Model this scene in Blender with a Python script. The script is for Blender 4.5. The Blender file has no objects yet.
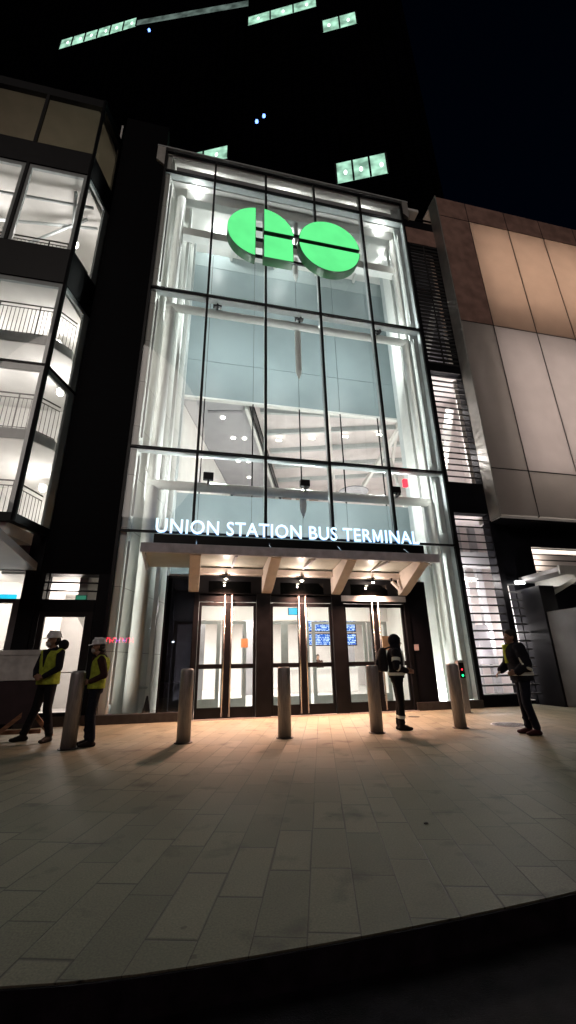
import bpy, bmesh, math, random
from mathutils import Vector, Matrix
random.seed(7)
S = bpy.context.scene
C = S.collection
R = math.radians

# ------------------------------------------------------------------ materials
def nodes(name):
    m = bpy.data.materials.new(name); m.use_nodes = True
    nt = m.node_tree; nt.nodes.clear()
    out = nt.nodes.new('ShaderNodeOutputMaterial')
    return m, nt, out

def ramp(nt, fac, c0, c1, p0=.35, p1=.65):
    r = nt.nodes.new('ShaderNodeValToRGB')
    r.color_ramp.elements[0].position = p0; r.color_ramp.elements[1].position = p1
    r.color_ramp.elements[0].color = (*c0, 1); r.color_ramp.elements[1].color = (*c1, 1)
    nt.links.new(fac, r.inputs[0]); return r.outputs[0]

def mat(name, col, rough=.5, metal=0., amt=.18, scale=3., bump=.0, bscale=60., spec=.5, stretch=None, coat=0.):
    m, nt, out = nodes(name)
    p = nt.nodes.new('ShaderNodeBsdfPrincipled')
    tc = nt.nodes.new('ShaderNodeTexCoord')
    vec = tc.outputs['Object']
    if stretch:
        mp = nt.nodes.new('ShaderNodeMapping'); mp.inputs['Scale'].default_value = stretch
        nt.links.new(vec, mp.inputs[0]); vec = mp.outputs[0]
    n = nt.nodes.new('ShaderNodeTexNoise'); n.inputs['Scale'].default_value = scale; n.inputs['Detail'].default_value = 5
    nt.links.new(vec, n.inputs['Vector'])
    c0 = tuple(c*(1-amt) for c in col); c1 = tuple(min(1, c*(1+amt)) for c in col)
    nt.links.new(ramp(nt, n.outputs['Fac'], c0, c1), p.inputs['Base Color'])
    mr = nt.nodes.new('ShaderNodeMapRange'); mr.inputs[3].default_value = max(.02, rough-.08); mr.inputs[4].default_value = min(1, rough+.1)
    nt.links.new(n.outputs['Fac'], mr.inputs[0]); nt.links.new(mr.outputs[0], p.inputs['Roughness'])
    p.inputs['Metallic'].default_value = metal
    p.inputs['Specular IOR Level'].default_value = spec
    p.inputs['Coat Weight'].default_value = coat
    if bump:
        n2 = nt.nodes.new('ShaderNodeTexNoise'); n2.inputs['Scale'].default_value = bscale
        nt.links.new(vec, n2.inputs['Vector'])
        b = nt.nodes.new('ShaderNodeBump'); b.inputs['Strength'].default_value = bump; b.inputs['Distance'].default_value = .01
        nt.links.new(n2.outputs['Fac'], b.inputs['Height']); nt.links.new(b.outputs[0], p.inputs['Normal'])
    nt.links.new(p.outputs[0], out.inputs[0])
    return m

def glass(name, tint=(.93, .96, .95), rough=.0, gl=1.0, ior=1.5, dirt=.012):
    m, nt, out = nodes(name)
    t = nt.nodes.new('ShaderNodeBsdfTransparent'); t.inputs[0].default_value = (*tint, 1)
    g = nt.nodes.new('ShaderNodeBsdfGlossy'); g.inputs['Roughness'].default_value = rough; g.inputs[0].default_value = (gl, gl, gl, 1)
    f = nt.nodes.new('ShaderNodeFresnel'); ge = nt.nodes.new('ShaderNodeNewGeometry')
    nt.links.new(mth(nt, 'ADD', ior, mth(nt, 'MULTIPLY', ge.outputs['Backfacing'], 1/ior-ior)), f.inputs[0])
    mx = nt.nodes.new('ShaderNodeMixShader')
    nt.links.new(f.outputs[0], mx.inputs[0]); nt.links.new(t.outputs[0], mx.inputs[1]); nt.links.new(g.outputs[0], mx.inputs[2])
    d = nt.nodes.new('ShaderNodeBsdfDiffuse'); d.inputs[0].default_value = (.6, .6, .6, 1)
    tc = nt.nodes.new('ShaderNodeTexCoord'); n = nt.nodes.new('ShaderNodeTexNoise'); n.inputs['Scale'].default_value = 1.3; n.inputs['Detail'].default_value = 6
    nt.links.new(tc.outputs['Object'], n.inputs['Vector'])
    mr = nt.nodes.new('ShaderNodeMapRange'); mr.inputs[3].default_value = 0; mr.inputs[4].default_value = dirt*2
    nt.links.new(n.outputs['Fac'], mr.inputs[0])
    mx2 = nt.nodes.new('ShaderNodeMixShader')
    nt.links.new(mr.outputs[0], mx2.inputs[0]); nt.links.new(mx.outputs[0], mx2.inputs[1]); nt.links.new(d.outputs[0], mx2.inputs[2])
    nt.links.new(mx2.outputs[0], out.inputs[0]); return m

def emit(name, col, s, amt=.0, scale=3.):
    m, nt, out = nodes(name)
    e = nt.nodes.new('ShaderNodeEmission'); e.inputs[1].default_value = s
    tc = nt.nodes.new('ShaderNodeTexCoord')
    n = nt.nodes.new('ShaderNodeTexNoise'); n.inputs['Scale'].default_value = scale
    nt.links.new(tc.outputs['Object'], n.inputs['Vector'])
    nt.links.new(ramp(nt, n.outputs['Fac'], tuple(c*(1-amt) for c in col), tuple(c*(1+amt) for c in col)), e.inputs[0])
    nt.links.new(e.outputs[0], out.inputs[0]); return m

def mth(nt, op, a, b=None, c=None):
    n = nt.nodes.new('ShaderNodeMath'); n.operation = op
    for i, v in enumerate((a, b, c)):
        if v is None: continue
        if isinstance(v, (int, float)): n.inputs[i].default_value = v
        else: nt.links.new(v, n.inputs[i])
    return n.outputs[0]

def paver_mat():
    m, nt, out = nodes('granite_pavers')
    L, Wd = .66, .247
    p = nt.nodes.new('ShaderNodeBsdfPrincipled')
    tc = nt.nodes.new('ShaderNodeTexCoord')
    mp = nt.nodes.new('ShaderNodeMapping'); mp.inputs['Rotation'].default_value = (0, 0, R(16.6)); mp.inputs['Location'].default_value = (.07, .3, 0)
    nt.links.new(tc.outputs['Object'], mp.inputs[0])
    sp = nt.nodes.new('ShaderNodeSeparateXYZ'); nt.links.new(mp.outputs[0], sp.inputs[0])
    row = mth(nt, 'FLOOR', mth(nt, 'DIVIDE', sp.outputs[0], Wd))
    fr = mth(nt, 'FRACT', mth(nt, 'DIVIDE', sp.outputs[0], Wd))
    wn = nt.nodes.new('ShaderNodeTexWhiteNoise'); wn.noise_dimensions = '1D'; nt.links.new(row, wn.inputs['W'])
    v = mth(nt, 'ADD', mth(nt, 'DIVIDE', sp.outputs[1], L), mth(nt, 'MULTIPLY', wn.outputs[0], 3.0))
    cell = mth(nt, 'FLOOR', v); fv = mth(nt, 'FRACT', v)
    du = mth(nt, 'MULTIPLY', mth(nt, 'MINIMUM', fr, mth(nt, 'SUBTRACT', 1., fr)), Wd)
    dv = mth(nt, 'MULTIPLY', mth(nt, 'MINIMUM', fv, mth(nt, 'SUBTRACT', 1., fv)), L)
    cb = nt.nodes.new('ShaderNodeCombineXYZ'); nt.links.new(row, cb.inputs[0]); nt.links.new(cell, cb.inputs[1])
    wc = nt.nodes.new('ShaderNodeTexWhiteNoise'); wc.noise_dimensions = '3D'; nt.links.new(cb.outputs[0], wc.inputs['Vector'])
    # joint width differs from slab to slab
    jw = mth(nt, 'ADD', mth(nt, 'MULTIPLY', mth(nt, 'POWER', wc.outputs[0], 3.), .006), .0020)
    d = mth(nt, 'MINIMUM', mth(nt, 'MULTIPLY', du, 1.2), mth(nt, 'MULTIPLY', dv, .75))
    j = nt.nodes.new('ShaderNodeMapRange'); nt.links.new(d, j.inputs[0]); j.inputs[1].default_value = .0; nt.links.new(mth(nt, 'MULTIPLY', jw, 2.0), j.inputs[2])
    tone = ramp(nt, wc.outputs[0], (.166, .170, .120), (.236, .236, .172), 0, 1)
    n1 = nt.nodes.new('ShaderNodeTexNoise'); n1.inputs['Scale'].default_value = .55; n1.inputs['Detail'].default_value = 6; n1.inputs['Roughness'].default_value = .65
    n2 = nt.nodes.new('ShaderNodeTexNoise'); n2.inputs['Scale'].default_value = 90; n2.inputs['Detail'].default_value = 4
    n3 = nt.nodes.new('ShaderNodeTexNoise'); n3.inputs['Scale'].default_value = 2.7; n3.inputs['Detail'].default_value = 4
    for n in (n1, n2, n3): nt.links.new(tc.outputs['Object'], n.inputs['Vector'])
    def mul(a, b, f=1.):
        x = nt.nodes.new('ShaderNodeMix'); x.data_type = 'RGBA'; x.blend_type = 'MULTIPLY'; x.inputs[0].default_value = f
        nt.links.new(a, x.inputs[6]); nt.links.new(b, x.inputs[7]); return x.outputs[2]
    c = mul(tone, ramp(nt, n1.outputs['Fac'], (.72, .68, .62), (1.12, 1.1, 1.05), .3, .7))
    c = mul(c, ramp(nt, n2.outputs['Fac'], (.72, .72, .72), (1.2, 1.2, 1.2), .3, .7))
    c = mul(c, ramp(nt, n3.outputs['Fac'], (.34, .32, .28), (1, 1, 1), .26, .42))
    vo = nt.nodes.new('ShaderNodeTexVoronoi'); vo.inputs['Scale'].default_value = 2.3; nt.links.new(tc.outputs['Object'], vo.inputs['Vector'])
    c = mul(c, ramp(nt, mth(nt, 'ADD', vo.outputs['Distance'], mth(nt, 'MULTIPLY', n2.outputs['Fac'], .03)), (.55, .52, .48), (1, 1, 1), .045, .06))
    c = mul(c, ramp(nt, j.outputs[0], (.10, .10, .085), (1, 1, 1), 0, 1))
    nt.links.new(c, p.inputs['Base Color'])
    rr = nt.nodes.new('ShaderNodeMapRange'); nt.links.new(n1.outputs['Fac'], rr.inputs[0]); rr.inputs[3].default_value = .5; rr.inputs[4].default_value = .8
    nt.links.new(rr.outputs[0], p.inputs['Roughness'])
    b = nt.nodes.new('ShaderNodeBump'); b.inputs['Strength'].default_value = .35; b.inputs['Distance'].default_value = .006
    h = mth(nt, 'ADD', mth(nt, 'ADD', j.outputs[0], mth(nt, 'MULTIPLY', n2.outputs['Fac'], .3)), mth(nt, 'MULTIPLY', wc.outputs[0], .4))
    nt.links.new(h, b.inputs['Height']); nt.links.new(b.outputs[0], p.inputs['Normal'])
    nt.links.new(p.outputs[0], out.inputs[0]); return m

def panel_wall_mat(name, col, jz=1.2, jx=0, line=.35, rough=.45, metal=0.):
    """cladding with thin joints every jz metres up (and jx metres across)"""
    m, nt, out = nodes(name)
    p = nt.nodes.new('ShaderNodeBsdfPrincipled'); p.inputs['Roughness'].default_value = rough; p.inputs['Metallic'].default_value = metal; p.inputs['Specular IOR Level'].default_value = .5 if col[0] > .1 else .03
    tc = nt.nodes.new('ShaderNodeTexCoord'); sp = nt.nodes.new('ShaderNodeSeparateXYZ'); nt.links.new(tc.outputs['Object'], sp.inputs[0])
    n = nt.nodes.new('ShaderNodeTexNoise'); n.inputs['Scale'].default_value = .8; n.inputs['Detail'].default_value = 5
    nt.links.new(tc.outputs['Object'], n.inputs['Vector'])
    fz = mth(nt, 'FRACT', mth(nt, 'DIVIDE', sp.outputs[2], jz))
    mk = mth(nt, 'GREATER_THAN', mth(nt, 'MULTIPLY', fz, jz), .018)
    cellz = mth(nt, 'FLOOR', mth(nt, 'DIVIDE', sp.outputs[2], jz))
    if jx:
        sx = mth(nt, 'ADD', sp.outputs[0], sp.outputs[1])
        fx = mth(nt, 'FRACT', mth(nt, 'DIVIDE', sx, jx))
        mk = mth(nt, 'MULTIPLY', mk, mth(nt, 'GREATER_THAN', mth(nt, 'MULTIPLY', fx, jx), .018))
        cellz = mth(nt, 'ADD', cellz, mth(nt, 'MULTIPLY', mth(nt, 'FLOOR', mth(nt, 'DIVIDE', sx, jx)), 17.))
    wn = nt.nodes.new('ShaderNodeTexWhiteNoise'); wn.noise_dimensions = '1D'; nt.links.new(cellz, wn.inputs['W'])
    f = mth(nt, 'ADD', mth(nt, 'MULTIPLY', n.outputs['Fac'], .6), mth(nt, 'MULTIPLY', wn.outputs[0], .4))
    c = ramp(nt, f, tuple(x*.88 for x in col), tuple(min(1, x*1.08) for x in col), .2, .8)
    x = nt.nodes.new('ShaderNodeMix'); x.data_type = 'RGBA'
    nt.links.new(mk, x.inputs[0]); x.inputs[6].default_value = (*[v*line for v in col], 1); nt.links.new(c, x.inputs[7])
    nt.links.new(x.outputs[2], p.inputs['Base Color'])
    nt.links.new(p.outputs[0], out.inputs[0]); return m

def screen_mat(name, base, text, s, rows=14., cols=5.):
    m, nt, out = nodes(name)
    e = nt.nodes.new('ShaderNodeEmission'); e.inputs[1].default_value = s
    tc = nt.nodes.new('ShaderNodeTexCoord'); sp = nt.nodes.new('ShaderNodeSeparateXYZ'); nt.links.new(tc.outputs['Object'], sp.inputs[0])
    rz = mth(nt, 'MULTIPLY', sp.outputs[2], rows)
    cb = nt.nodes.new('ShaderNodeCombineXYZ'); nt.links.new(mth(nt, 'FLOOR', mth(nt, 'MULTIPLY', sp.outputs[0], rows*2)), cb.inputs[0]); nt.links.new(mth(nt, 'FLOOR', rz), cb.inputs[1])
    wn = nt.nodes.new('ShaderNodeTexWhiteNoise'); wn.noise_dimensions = '3D'; nt.links.new(cb.outputs[0], wn.inputs['Vector'])
    f = mth(nt, 'MULTIPLY', mth(nt, 'GREATER_THAN', wn.outputs[0], .45), mth(nt, 'GREATER_THAN', mth(nt, 'FRACT', rz), .5))
    x = nt.nodes.new('ShaderNodeMix'); x.data_type = 'RGBA'; nt.links.new(f, x.inputs[0]); x.inputs[6].default_value = (*base, 1); x.inputs[7].default_value = (*text, 1)
    nt.links.new(x.outputs[2], e.inputs[0]); nt.links.new(e.outputs[0], out.inputs[0]); return m

def translucent(name, col, amt=.1):
    m, nt, out = nodes(name)
    t = nt.nodes.new('ShaderNodeBsdfTranslucent'); d = nt.nodes.new('ShaderNodeBsdfDiffuse'); g = nt.nodes.new('ShaderNodeBsdfGlossy')
    g.inputs['Roughness'].default_value = .25
    tc = nt.nodes.new('ShaderNodeTexCoord'); n = nt.nodes.new('ShaderNodeTexNoise'); n.inputs['Scale'].default_value = 1.6; n.inputs['Detail'].default_value = 5
    nt.links.new(tc.outputs['Object'], n.inputs['Vector'])
    c = ramp(nt, n.outputs['Fac'], tuple(x*(1-amt) for x in col), tuple(min(1, x*(1+amt)) for x in col))
    nt.links.new(c, t.inputs[0]); nt.links.new(c, d.inputs[0])
    mx = nt.nodes.new('ShaderNodeMixShader'); mx.inputs[0].default_value = .35
    nt.links.new(t.outputs[0], mx.inputs[1]); nt.links.new(d.outputs[0], mx.inputs[2])
    mx2 = nt.nodes.new('ShaderNodeMixShader'); mx2.inputs[0].default_value = .05
    nt.links.new(mx.outputs[0], mx2.inputs[1]); nt.links.new(g.outputs[0], mx2.inputs[2])
    nt.links.new(mx2.outputs[0], out.inputs[0]); return m

M = dict(
    black=mat('black_anodised_metal', (.004, .004, .005), .4, .0, .3, 5, spec=.18),
    clad=panel_wall_mat('dark_siding', (.0022, .0022, .0035), .22, 0, .4, .5),
    dark=mat('dark_grey_cladding', (.005, .005, .007), .5, 0, .25, 2, spec=.08),
    alu=mat('brushed_aluminium', (.55, .56, .57), .38, .55, .08, 6),
    fin=mat('pale_grey_powder_coat', (.50, .54, .54), .42, 0, .06, 5),
    white=mat('white_painted_steel', (.78, .79, .76), .42, 0, .04, 4),
    wallw=panel_wall_mat('white_wall_panels', (.70, .71, .67), 1.55, 0, .45, .5),
    plaster=mat('white_plaster', (.76, .75, .72), .75, 0, .05, 2, .1),
    ceil=mat('white_ceiling_board', (.80, .79, .76), .8, 0, .05, 2),
    blue=mat('blue_grey_back_painted_glass', (.27, .335, .35), .42, 0, .08, .5, spec=.4),
    bluelt=mat('pale_blue_grey_glass_panel', (.40, .47, .48), .12, 0, .08, .5, spec=.7),
    soffit=mat('grey_soffit_board', (.42, .42, .44), .6, 0, .06, 1.5),
    joint=mat('black_gasket', (.01, .01, .012), .5),
    wood=mat('beige_painted_steel', (.70, .62, .56), .42, 0, .08, 4),
    fascia=mat('grey_fascia_metal', (.50, .49, .54), .5, .0, .15, 5),
    floor=mat('pale_terrazzo', (.62, .61, .58), .22, 0, .08, 20),
    steel=mat('stainless_steel', (.36, .345, .34), .42, .45, .15, 9, .12, 40, stretch=(6, 6, .6)),
    steelhi=mat('polished_stainless', (.62, .58, .54), .22, .95, .08, 9),
    asphalt=mat('wet_asphalt', (.018, .015, .020), .75, 0, .5, 9, .6, 160, spec=.2),
    kerb=mat('dark_granite_kerb', (.05, .05, .05), .7, 0, .3, 8, .3),
    plinth=mat('black_granite_plinth', (.03, .027, .026), .4, 0, .3, 8),
    brown=mat('bronze_metal_panel', (.42, .25, .20), .45, .2, .2, 2.5),
    greyp=mat('grey_metal_panel', (.34, .33, .34), .5, .2, .12, 1.5),
    edge=mat('pale_edge_trim', (.42, .41, .38), .45, .3, .1, 4),
    hoard=mat('grey_plywood_hoarding', (.085, .085, .085), .7, 0, .3, 1.2, .2),
    iron=mat('cast_iron', (.05, .045, .04), .6, .6, .3, 14, .4),
    timber=mat('rough_timber', (.26, .13, .07), .75, 0, .3, 6, .2, stretch=(1, 1, 6)),
    board=mat('worn_pale_board', (.60, .59, .57), .7, 0, .22, 5, .1),
    darkred=mat('dark_maroon_board', (.035, .018, .022), .7, 0, .3, 4),
    rail=mat('grey_brown_railing_paint', (.085, .08, .07), .45, .3, .15, 8),
    slat=mat('black_louvre_blade', (.008, .007, .007), .7, .0, .2, 6),
    roomwarm=mat('pinkish_white_room_paint', (.72, .67, .66), .8, 0, .1, .9),
    roomgrey=mat('mid_grey_room_paint', (.30, .29, .31), .8, 0, .2, 1),
    glass=glass('clear_facade_glass', (.95, .97, .96)),
    glassd=glass('tinted_reflective_glass', (.012, .013, .018), 0, .8, 1.6, .002),
    glassm=glass('bronze_tinted_glass', (.36, .35, .30), 0, .8, 1.5, .003),
    green=emit('green_sign_face', (.10, .64, .20), 1.0, .06, 1.2),
    greenb=mat('dark_green_sign_return', (.02, .09, .03), .35),
    letter=emit('cool_white_letter_face', (.62, .86, 1.0), 1.35),
    halo=emit('blue_letter_return', (.12, .38, .9), 1.1),
    lampx=emit('soft_fill_glow', (1, .96, .9), 3),
    lamp=emit('warm_white_lamp', (1, .93, .82), 18),
    lampc=emit('cool_white_lamp', (.95, 1, .97), 5),
    strip=emit('light_strip', (1, .97, .90), 4),
    cyan=emit('cyan_lit_sign', (.02, .50, .75), 1.0, .15),
    blues=screen_mat('blue_departure_board', (.015, .10, .45), (.6, .8, 1.0), 1.3),
    redl=emit('red_lamp', (1, .03, .05), 2.2),
    greenl=emit('green_lamp', (.02, 1, .25), 1.6),
    pink=emit('red_neon', (1.0, .02, .06), 30),
    violet=emit('violet_neon', (.5, .05, 1.0), 14),
    winlit=emit('lit_window_green_white', (.34, .62, .46), .8, .5, .9),
    orange=mat('orange_paper', (.50, .25, .11), .7),
    paper=mat('pale_notice', (.42, .34, .34), .7),
    greyTdim=translucent('dimly_lit_translucent_panel', (.50, .47, .45), .03),  # pale panel darkened in colour for the weaker backlight at edge column and bottom row
    warmT=translucent('tan_translucent_panel', (.60, .50, .44), .03),
    greyT=translucent('pale_translucent_panel', (.60, .56, .55), .03),
)

# ------------------------------------------------------------------ mesh builders
class MB:
    def __init__(s): s.bm = bmesh.new()
    def box(s, x0, x1, y0, y1, z0, z1):
        vs = [s.bm.verts.new(p) for p in ((x0,y0,z0),(x1,y0,z0),(x1,y1,z0),(x0,y1,z0),(x0,y0,z1),(x1,y0,z1),(x1,y1,z1),(x0,y1,z1))]
        for f in ((0,3,2,1),(4,5,6,7),(0,1,5,4),(1,2,6,5),(2,3,7,6),(3,0,4,7)): s.bm.faces.new([vs[i] for i in f])
        return s
    def prism(s, poly, z0, z1):
        """poly = list of (x, y), extruded from z0 to z1"""
        a = [s.bm.verts.new((x, y, z0)) for x, y in poly]; b = [s.bm.verts.new((x, y, z1)) for x, y in poly]
        n = len(poly)
        s.bm.faces.new(a[::-1]); s.bm.faces.new(b)
        for i in range(n): s.bm.faces.new((a[i], a[(i+1) % n], b[(i+1) % n], b[i]))
        return s
    def prismy(s, poly, y0, y1):
        """poly = list of (x, z), extruded from y0 to y1"""
        a = [s.bm.verts.new((x, y0, z)) for x, z in poly]; b = [s.bm.verts.new((x, y1, z)) for x, z in poly]
        n = len(poly)
        s.bm.faces.new(a); s.bm.faces.new(b[::-1])
        for i in range(n): s.bm.faces.new((a[i], b[i], b[(i+1) % n], a[(i+1) % n]))
        return s
    def prismx(s, poly, x0, x1):
        """poly = list of (y, z), extruded from x0 to x1"""
        a = [s.bm.verts.new((x0, y, z)) for y, z in poly]; b = [s.bm.verts.new((x1, y, z)) for y, z in poly]
        n = len(poly)
        s.bm.faces.new(a[::-1]); s.bm.faces.new(b)
        for i in range(n): s.bm.faces.new((a[i], a[(i+1) % n], b[(i+1) % n], b[i]))
        return s
    def quad(s, *ps):
        s.bm.faces.new([s.bm.verts.new(p) for p in ps]); return s
    def tube(s, p0, p1, r0, r1=None, n=20):
        r1 = r0 if r1 is None else r1
        p0, p1 = Vector(p0), Vector(p1); d = p1-p0
        q = d.to_track_quat('Z', 'Y').to_matrix().to_4x4()
        res = bmesh.ops.create_cone(s.bm, cap_ends=True, segments=n, radius1=max(r0, 1e-4), radius2=max(r1, 1e-4), depth=d.length, matrix=Matrix.Translation((p0+p1)/2) @ q)
        return s
    def ball(s, p, r, sub=2, sc=(1, 1, 1)):
        bmesh.ops.create_icosphere(s.bm, subdivisions=sub, radius=r, matrix=Matrix.Translation(p) @ Matrix.Diagonal((*sc, 1))); return s
    def bar(s, p0, p1, w, h):
        """rectangular bar from p0 to p1, h is the upright size"""
        p0, p1 = Vector(p0), Vector(p1); d = (p1-p0)
        q = d.to_track_quat('X', 'Z').to_matrix().to_4x4()
        bmesh.ops.create_cube(s.bm, size=1, matrix=Matrix.Translation((p0+p1)/2) @ q @ Matrix.Diagonal((d.length, w, h, 1))); return s
    def lathe(s, prof, c=(0, 0, 0), n=28):
        rings = []
        for r, z in prof:
            rings.append([s.bm.verts.new((c[0]+r*math.cos(2*math.pi*i/n), c[1]+r*math.sin(2*math.pi*i/n), c[2]+z)) for i in range(n)])
        for a, b in zip(rings, rings[1:]):
            for i in range(n): s.bm.faces.new((a[i], a[(i+1) % n], b[(i+1) % n], b[i]))
        s.bm.faces.new(rings[0][::-1]); s.bm.faces.new(rings[-1]); return s
    def loft(s, secs, n=24):
        """secs = list of (z, cx, cy, rx, ry); superellipse sections"""
        rings = []
        for z, cx, cy, rx, ry in secs:
            ring = []
            for i in range(n):
                a = 2*math.pi*i/n; ca, sa = math.cos(a), math.sin(a)
                ex = .8
                ring.append(s.bm.verts.new((cx+rx*math.copysign(abs(ca)**ex, ca), cy+ry*math.copysign(abs(sa)**ex, sa), z)))
            rings.append(ring)
        for a, b in zip(rings, rings[1:]):
            for i in range(n): s.bm.faces.new((a[i], a[(i+1) % n], b[(i+1) % n], b[i]))
        s.bm.faces.new(rings[0][::-1]); s.bm.faces.new(rings[-1]); return s
    def caps(s, p0, r0, p1, r1):
        s.tube(p0, p1, r0, r1, 14); s.ball(p0, r0); s.ball(p1, r1); return s
    def build(s, name, m, parent=None, bevel=0., smooth=False, remesh=0., sm=0, label=None):
        bmesh.ops.recalc_face_normals(s.bm, faces=s.bm.faces[:])
        me = bpy.data.meshes.new(name); s.bm.to_mesh(me); s.bm.free()
        o = bpy.data.objects.new(name, me); C.objects.link(o); me.materials.append(m)
        if smooth:
            for p in me.polygons: p.use_smooth = True
        if bevel:
            b = o.modifiers.new('bevel', 'BEVEL'); b.width = bevel; b.segments = 2; b.limit_method = 'ANGLE'
        if remesh:
            r = o.modifiers.new('remesh', 'REMESH'); r.mode = 'VOXEL'; r.voxel_size = remesh; r.use_smooth_shade = True
            if sm:
                k = o.modifiers.new('smooth', 'SMOOTH'); k.iterations = sm; k.factor = .5
            dg = bpy.context.evaluated_depsgraph_get(); dg.update()
            me2 = bpy.data.meshes.new_from_object(o.evaluated_get(dg)); o.modifiers.clear(); o.data = me2; me2.name = name
            if not me2.materials: me2.materials.append(m)
            for p in me2.polygons: p.use_smooth = True
        if smooth and not remesh:
            pass
        if parent: o.parent = parent; o.matrix_parent_inverse = Matrix.Identity(4)
        if label: o['label'] = label
        return o

def tag(o, label=None, cat=None, group=None, kind=None):
    if label: o['label'] = label
    if cat: o['category'] = cat
    if group: o['group'] = group
    if kind: o['kind'] = kind
    return o
def thing(name, label, cat, loc=(0, 0, 0), rz=0., group=None):
    o = bpy.data.objects.new(name, None); C.objects.link(o); o.location = loc; o.rotation_euler = (0, 0, rz)
    o.empty_display_size = .2
    return tag(o, label, cat, group)
def copy_tree(o, parent=None):
    c = o.copy(); C.objects.link(c); c.parent = parent
    for ch in list(o.children): copy_tree(ch, c)
    return c
def light(kind, loc, power, col, parent=None, size=.1, rot=None, spot=None, blend=.6, sizey=None, name='lamp'):
    l = bpy.data.lights.new(name, kind); l.energy = power; l.color = col
    if kind == 'AREA':
        l.size = size
        if sizey: l.shape = 'RECTANGLE'; l.size_y = sizey
    else: l.shadow_soft_size = size
    if spot: l.spot_size = spot; l.spot_blend = blend
    o = bpy.data.objects.new(name, l); C.objects.link(o); o.location = loc
    if rot: o.rotation_euler = rot
    if parent: o.parent = parent
    return o
def glyphs(text, height, depth, bold):
    """built-in font -> list of bmesh-able meshes, one per letter, lying in x-z with y depth"""
    cu = bpy.data.curves.new('lettering', 'FONT'); cu.body = text; cu.size = 1; cu.extrude = .5; cu.offset = bold; cu.resolution_u = 3
    cu.space_word = .95; cu.space_character = 1.06
    o = bpy.data.objects.new('lettering', cu); C.objects.link(o)
    dg = bpy.context.evaluated_depsgraph_get(); dg.update()
    me = bpy.data.meshes.new_from_object(o.evaluated_get(dg))
    C.objects.unlink(o); bpy.data.objects.remove(o)
    bm = bmesh.new(); bm.from_mesh(me); bmesh.ops.remove_doubles(bm, verts=bm.verts[:], dist=1e-5)
    bm.verts.ensure_lookup_table(); seen = set(); isl = []
    for v in bm.verts:
        if v in seen: continue
        st = [v]; seen.add(v); cur = []
        while st:
            a = st.pop(); cur.append(a)
            for e in a.link_edges:
                b = e.other_vert(a)
                if b not in seen: seen.add(b); st.append(b)
        isl.append(cur)
    xs = [v.co.x for v in bm.verts]; ys = [v.co.y for v in bm.verts]
    return bm, isl, (min(xs), max(xs), min(ys), max(ys))

# ================================================================== SETTING
def edge_y(x):
    d = x-2.2
    if d < 0: return -8.775+(.13*d*d if d > -1.5 else .2925+(-1.5-d)*.39)
    return -8.775+(.024*d*d if d < 6 else .864+(d-6)*.288)
ex_ = [-60, -20, -8, -4, -2.5]+[-1.5+.25*i for i in range(32)]+[7, 8, 10, 14, 20, 60]
ed = [(x, min(edge_y(x), -3.6)) for x in ex_]
pave = MB().prism(ed+[(60, 40), (-60, 40)], -.3, 0).build('pavement', paver_mat()); tag(pave, kind='structure')
kb = MB()
kb.prism([(x, y-.016) for x, y in ed]+[(x, y-.003) for x, y in ed[::-1]], -.3, -.006)
kerb = kb.build('kerb', M['asphalt']); tag(kerb, kind='structure')
road = MB().prism([(-300, -300), (300, -300), (300, -3.7)]+[(x, y-.019) for x, y in ed[::-1]]+[(-300, -3.7)], -.3, -.13).build('road', M['asphalt']); tag(road, kind='structure')
gr = MB().quad((-900, -900, -.31), (900, -900, -.31), (900, 900, -.31), (-900, 900, -.31)).build('ground', M['asphalt']); tag(gr, kind='structure')

# ================================================================== TERMINAL ENTRANCE (glazed atrium)
XL, XR = .114, 9.94
MX = [XL, 2, 4, 6, 8, XR]
Z0, Z1, Z2, Z3, Z4 = 19.97, 18.90, 13.02, 7.05, 4.56
term = thing('terminal_entrance', 'tall brightly lit glass entrance hall behind the green round logo sign', 'building', (0, 0, 0))
SPL = .25
def wl(y): return .30+y*.31           # inner face of the left side wall
def wr(y): return 9.98+y*.24
# side walls, back wall, roof
MB().prism([(wl(.06), .06), (wl(3.1), 3.1), (wl(3.1)-.16, 3.1), (wl(.06)-.16, .06)], 0, 20).build('side_wall', M['wallw'], term)
MB().prism([(wr(.06), .06), (wr(.06)+.12, .06), (wr(3.1)+.12, 3.1), (wr(3.1), 3.1)], 0, 20).build('side_wall', M['wallw'], term)
MB().prism([(wl(0)-.15, .25), (wr(0), .25), (wr(3.2), 3.2), (wl(3.2), 3.2)], 18.82, 18.95).build('ceiling', M['ceil'], term)
MB().box(.12, 10.9, .12, 3.4, 20.0, 20.14).build('roof', M['ceil'], term)
MB().box(-14, 26, 3.45, 46, 19.95, 20.28).build('rear_roof', M['dark'], term)
MB().box(-14, 26, 17, 46, 0, 19.94).build('rear_block', M['dark'], term)
# back wall above and below the mezzanine opening
BY = 3.05
bl, br_ = wl(BY)-.05, wr(BY)+.05
rows = [(11.10, 12.84), (12.84, 16.1), (16.1, 18.0), (18.0, 18.82)]
colx = [bl, 2.1, 4.0, 5.91, 7.67, 9.34, br_]
for i in range(6):
    for k, (a, b) in enumerate(rows):
        MB().box(colx[i]+.008, colx[i+1]-.008, BY, BY+.04, a+.008, b-.008).build('back_panel', M['blue'] if k < 3 else M['bluelt'], term)
for i in range(6):
    MB().box(colx[i]+.008, colx[i+1]-.008, BY, BY+.04, 5.2, 7.0).build('back_panel', M['blue'], term)
    MB().box(colx[i]+.008, colx[i+1]-.008, BY, BY+.04, 3.45, 5.19).build('back_panel', M['blue'], term)
g = MB()
g.box(bl, br_, BY+.045, BY+.09, 11.1, 18.8); g.box(bl, br_, BY+.045, BY+.09, 3.4, 7.0)
g.build('back_wall_frame', M['joint'], term)
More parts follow.
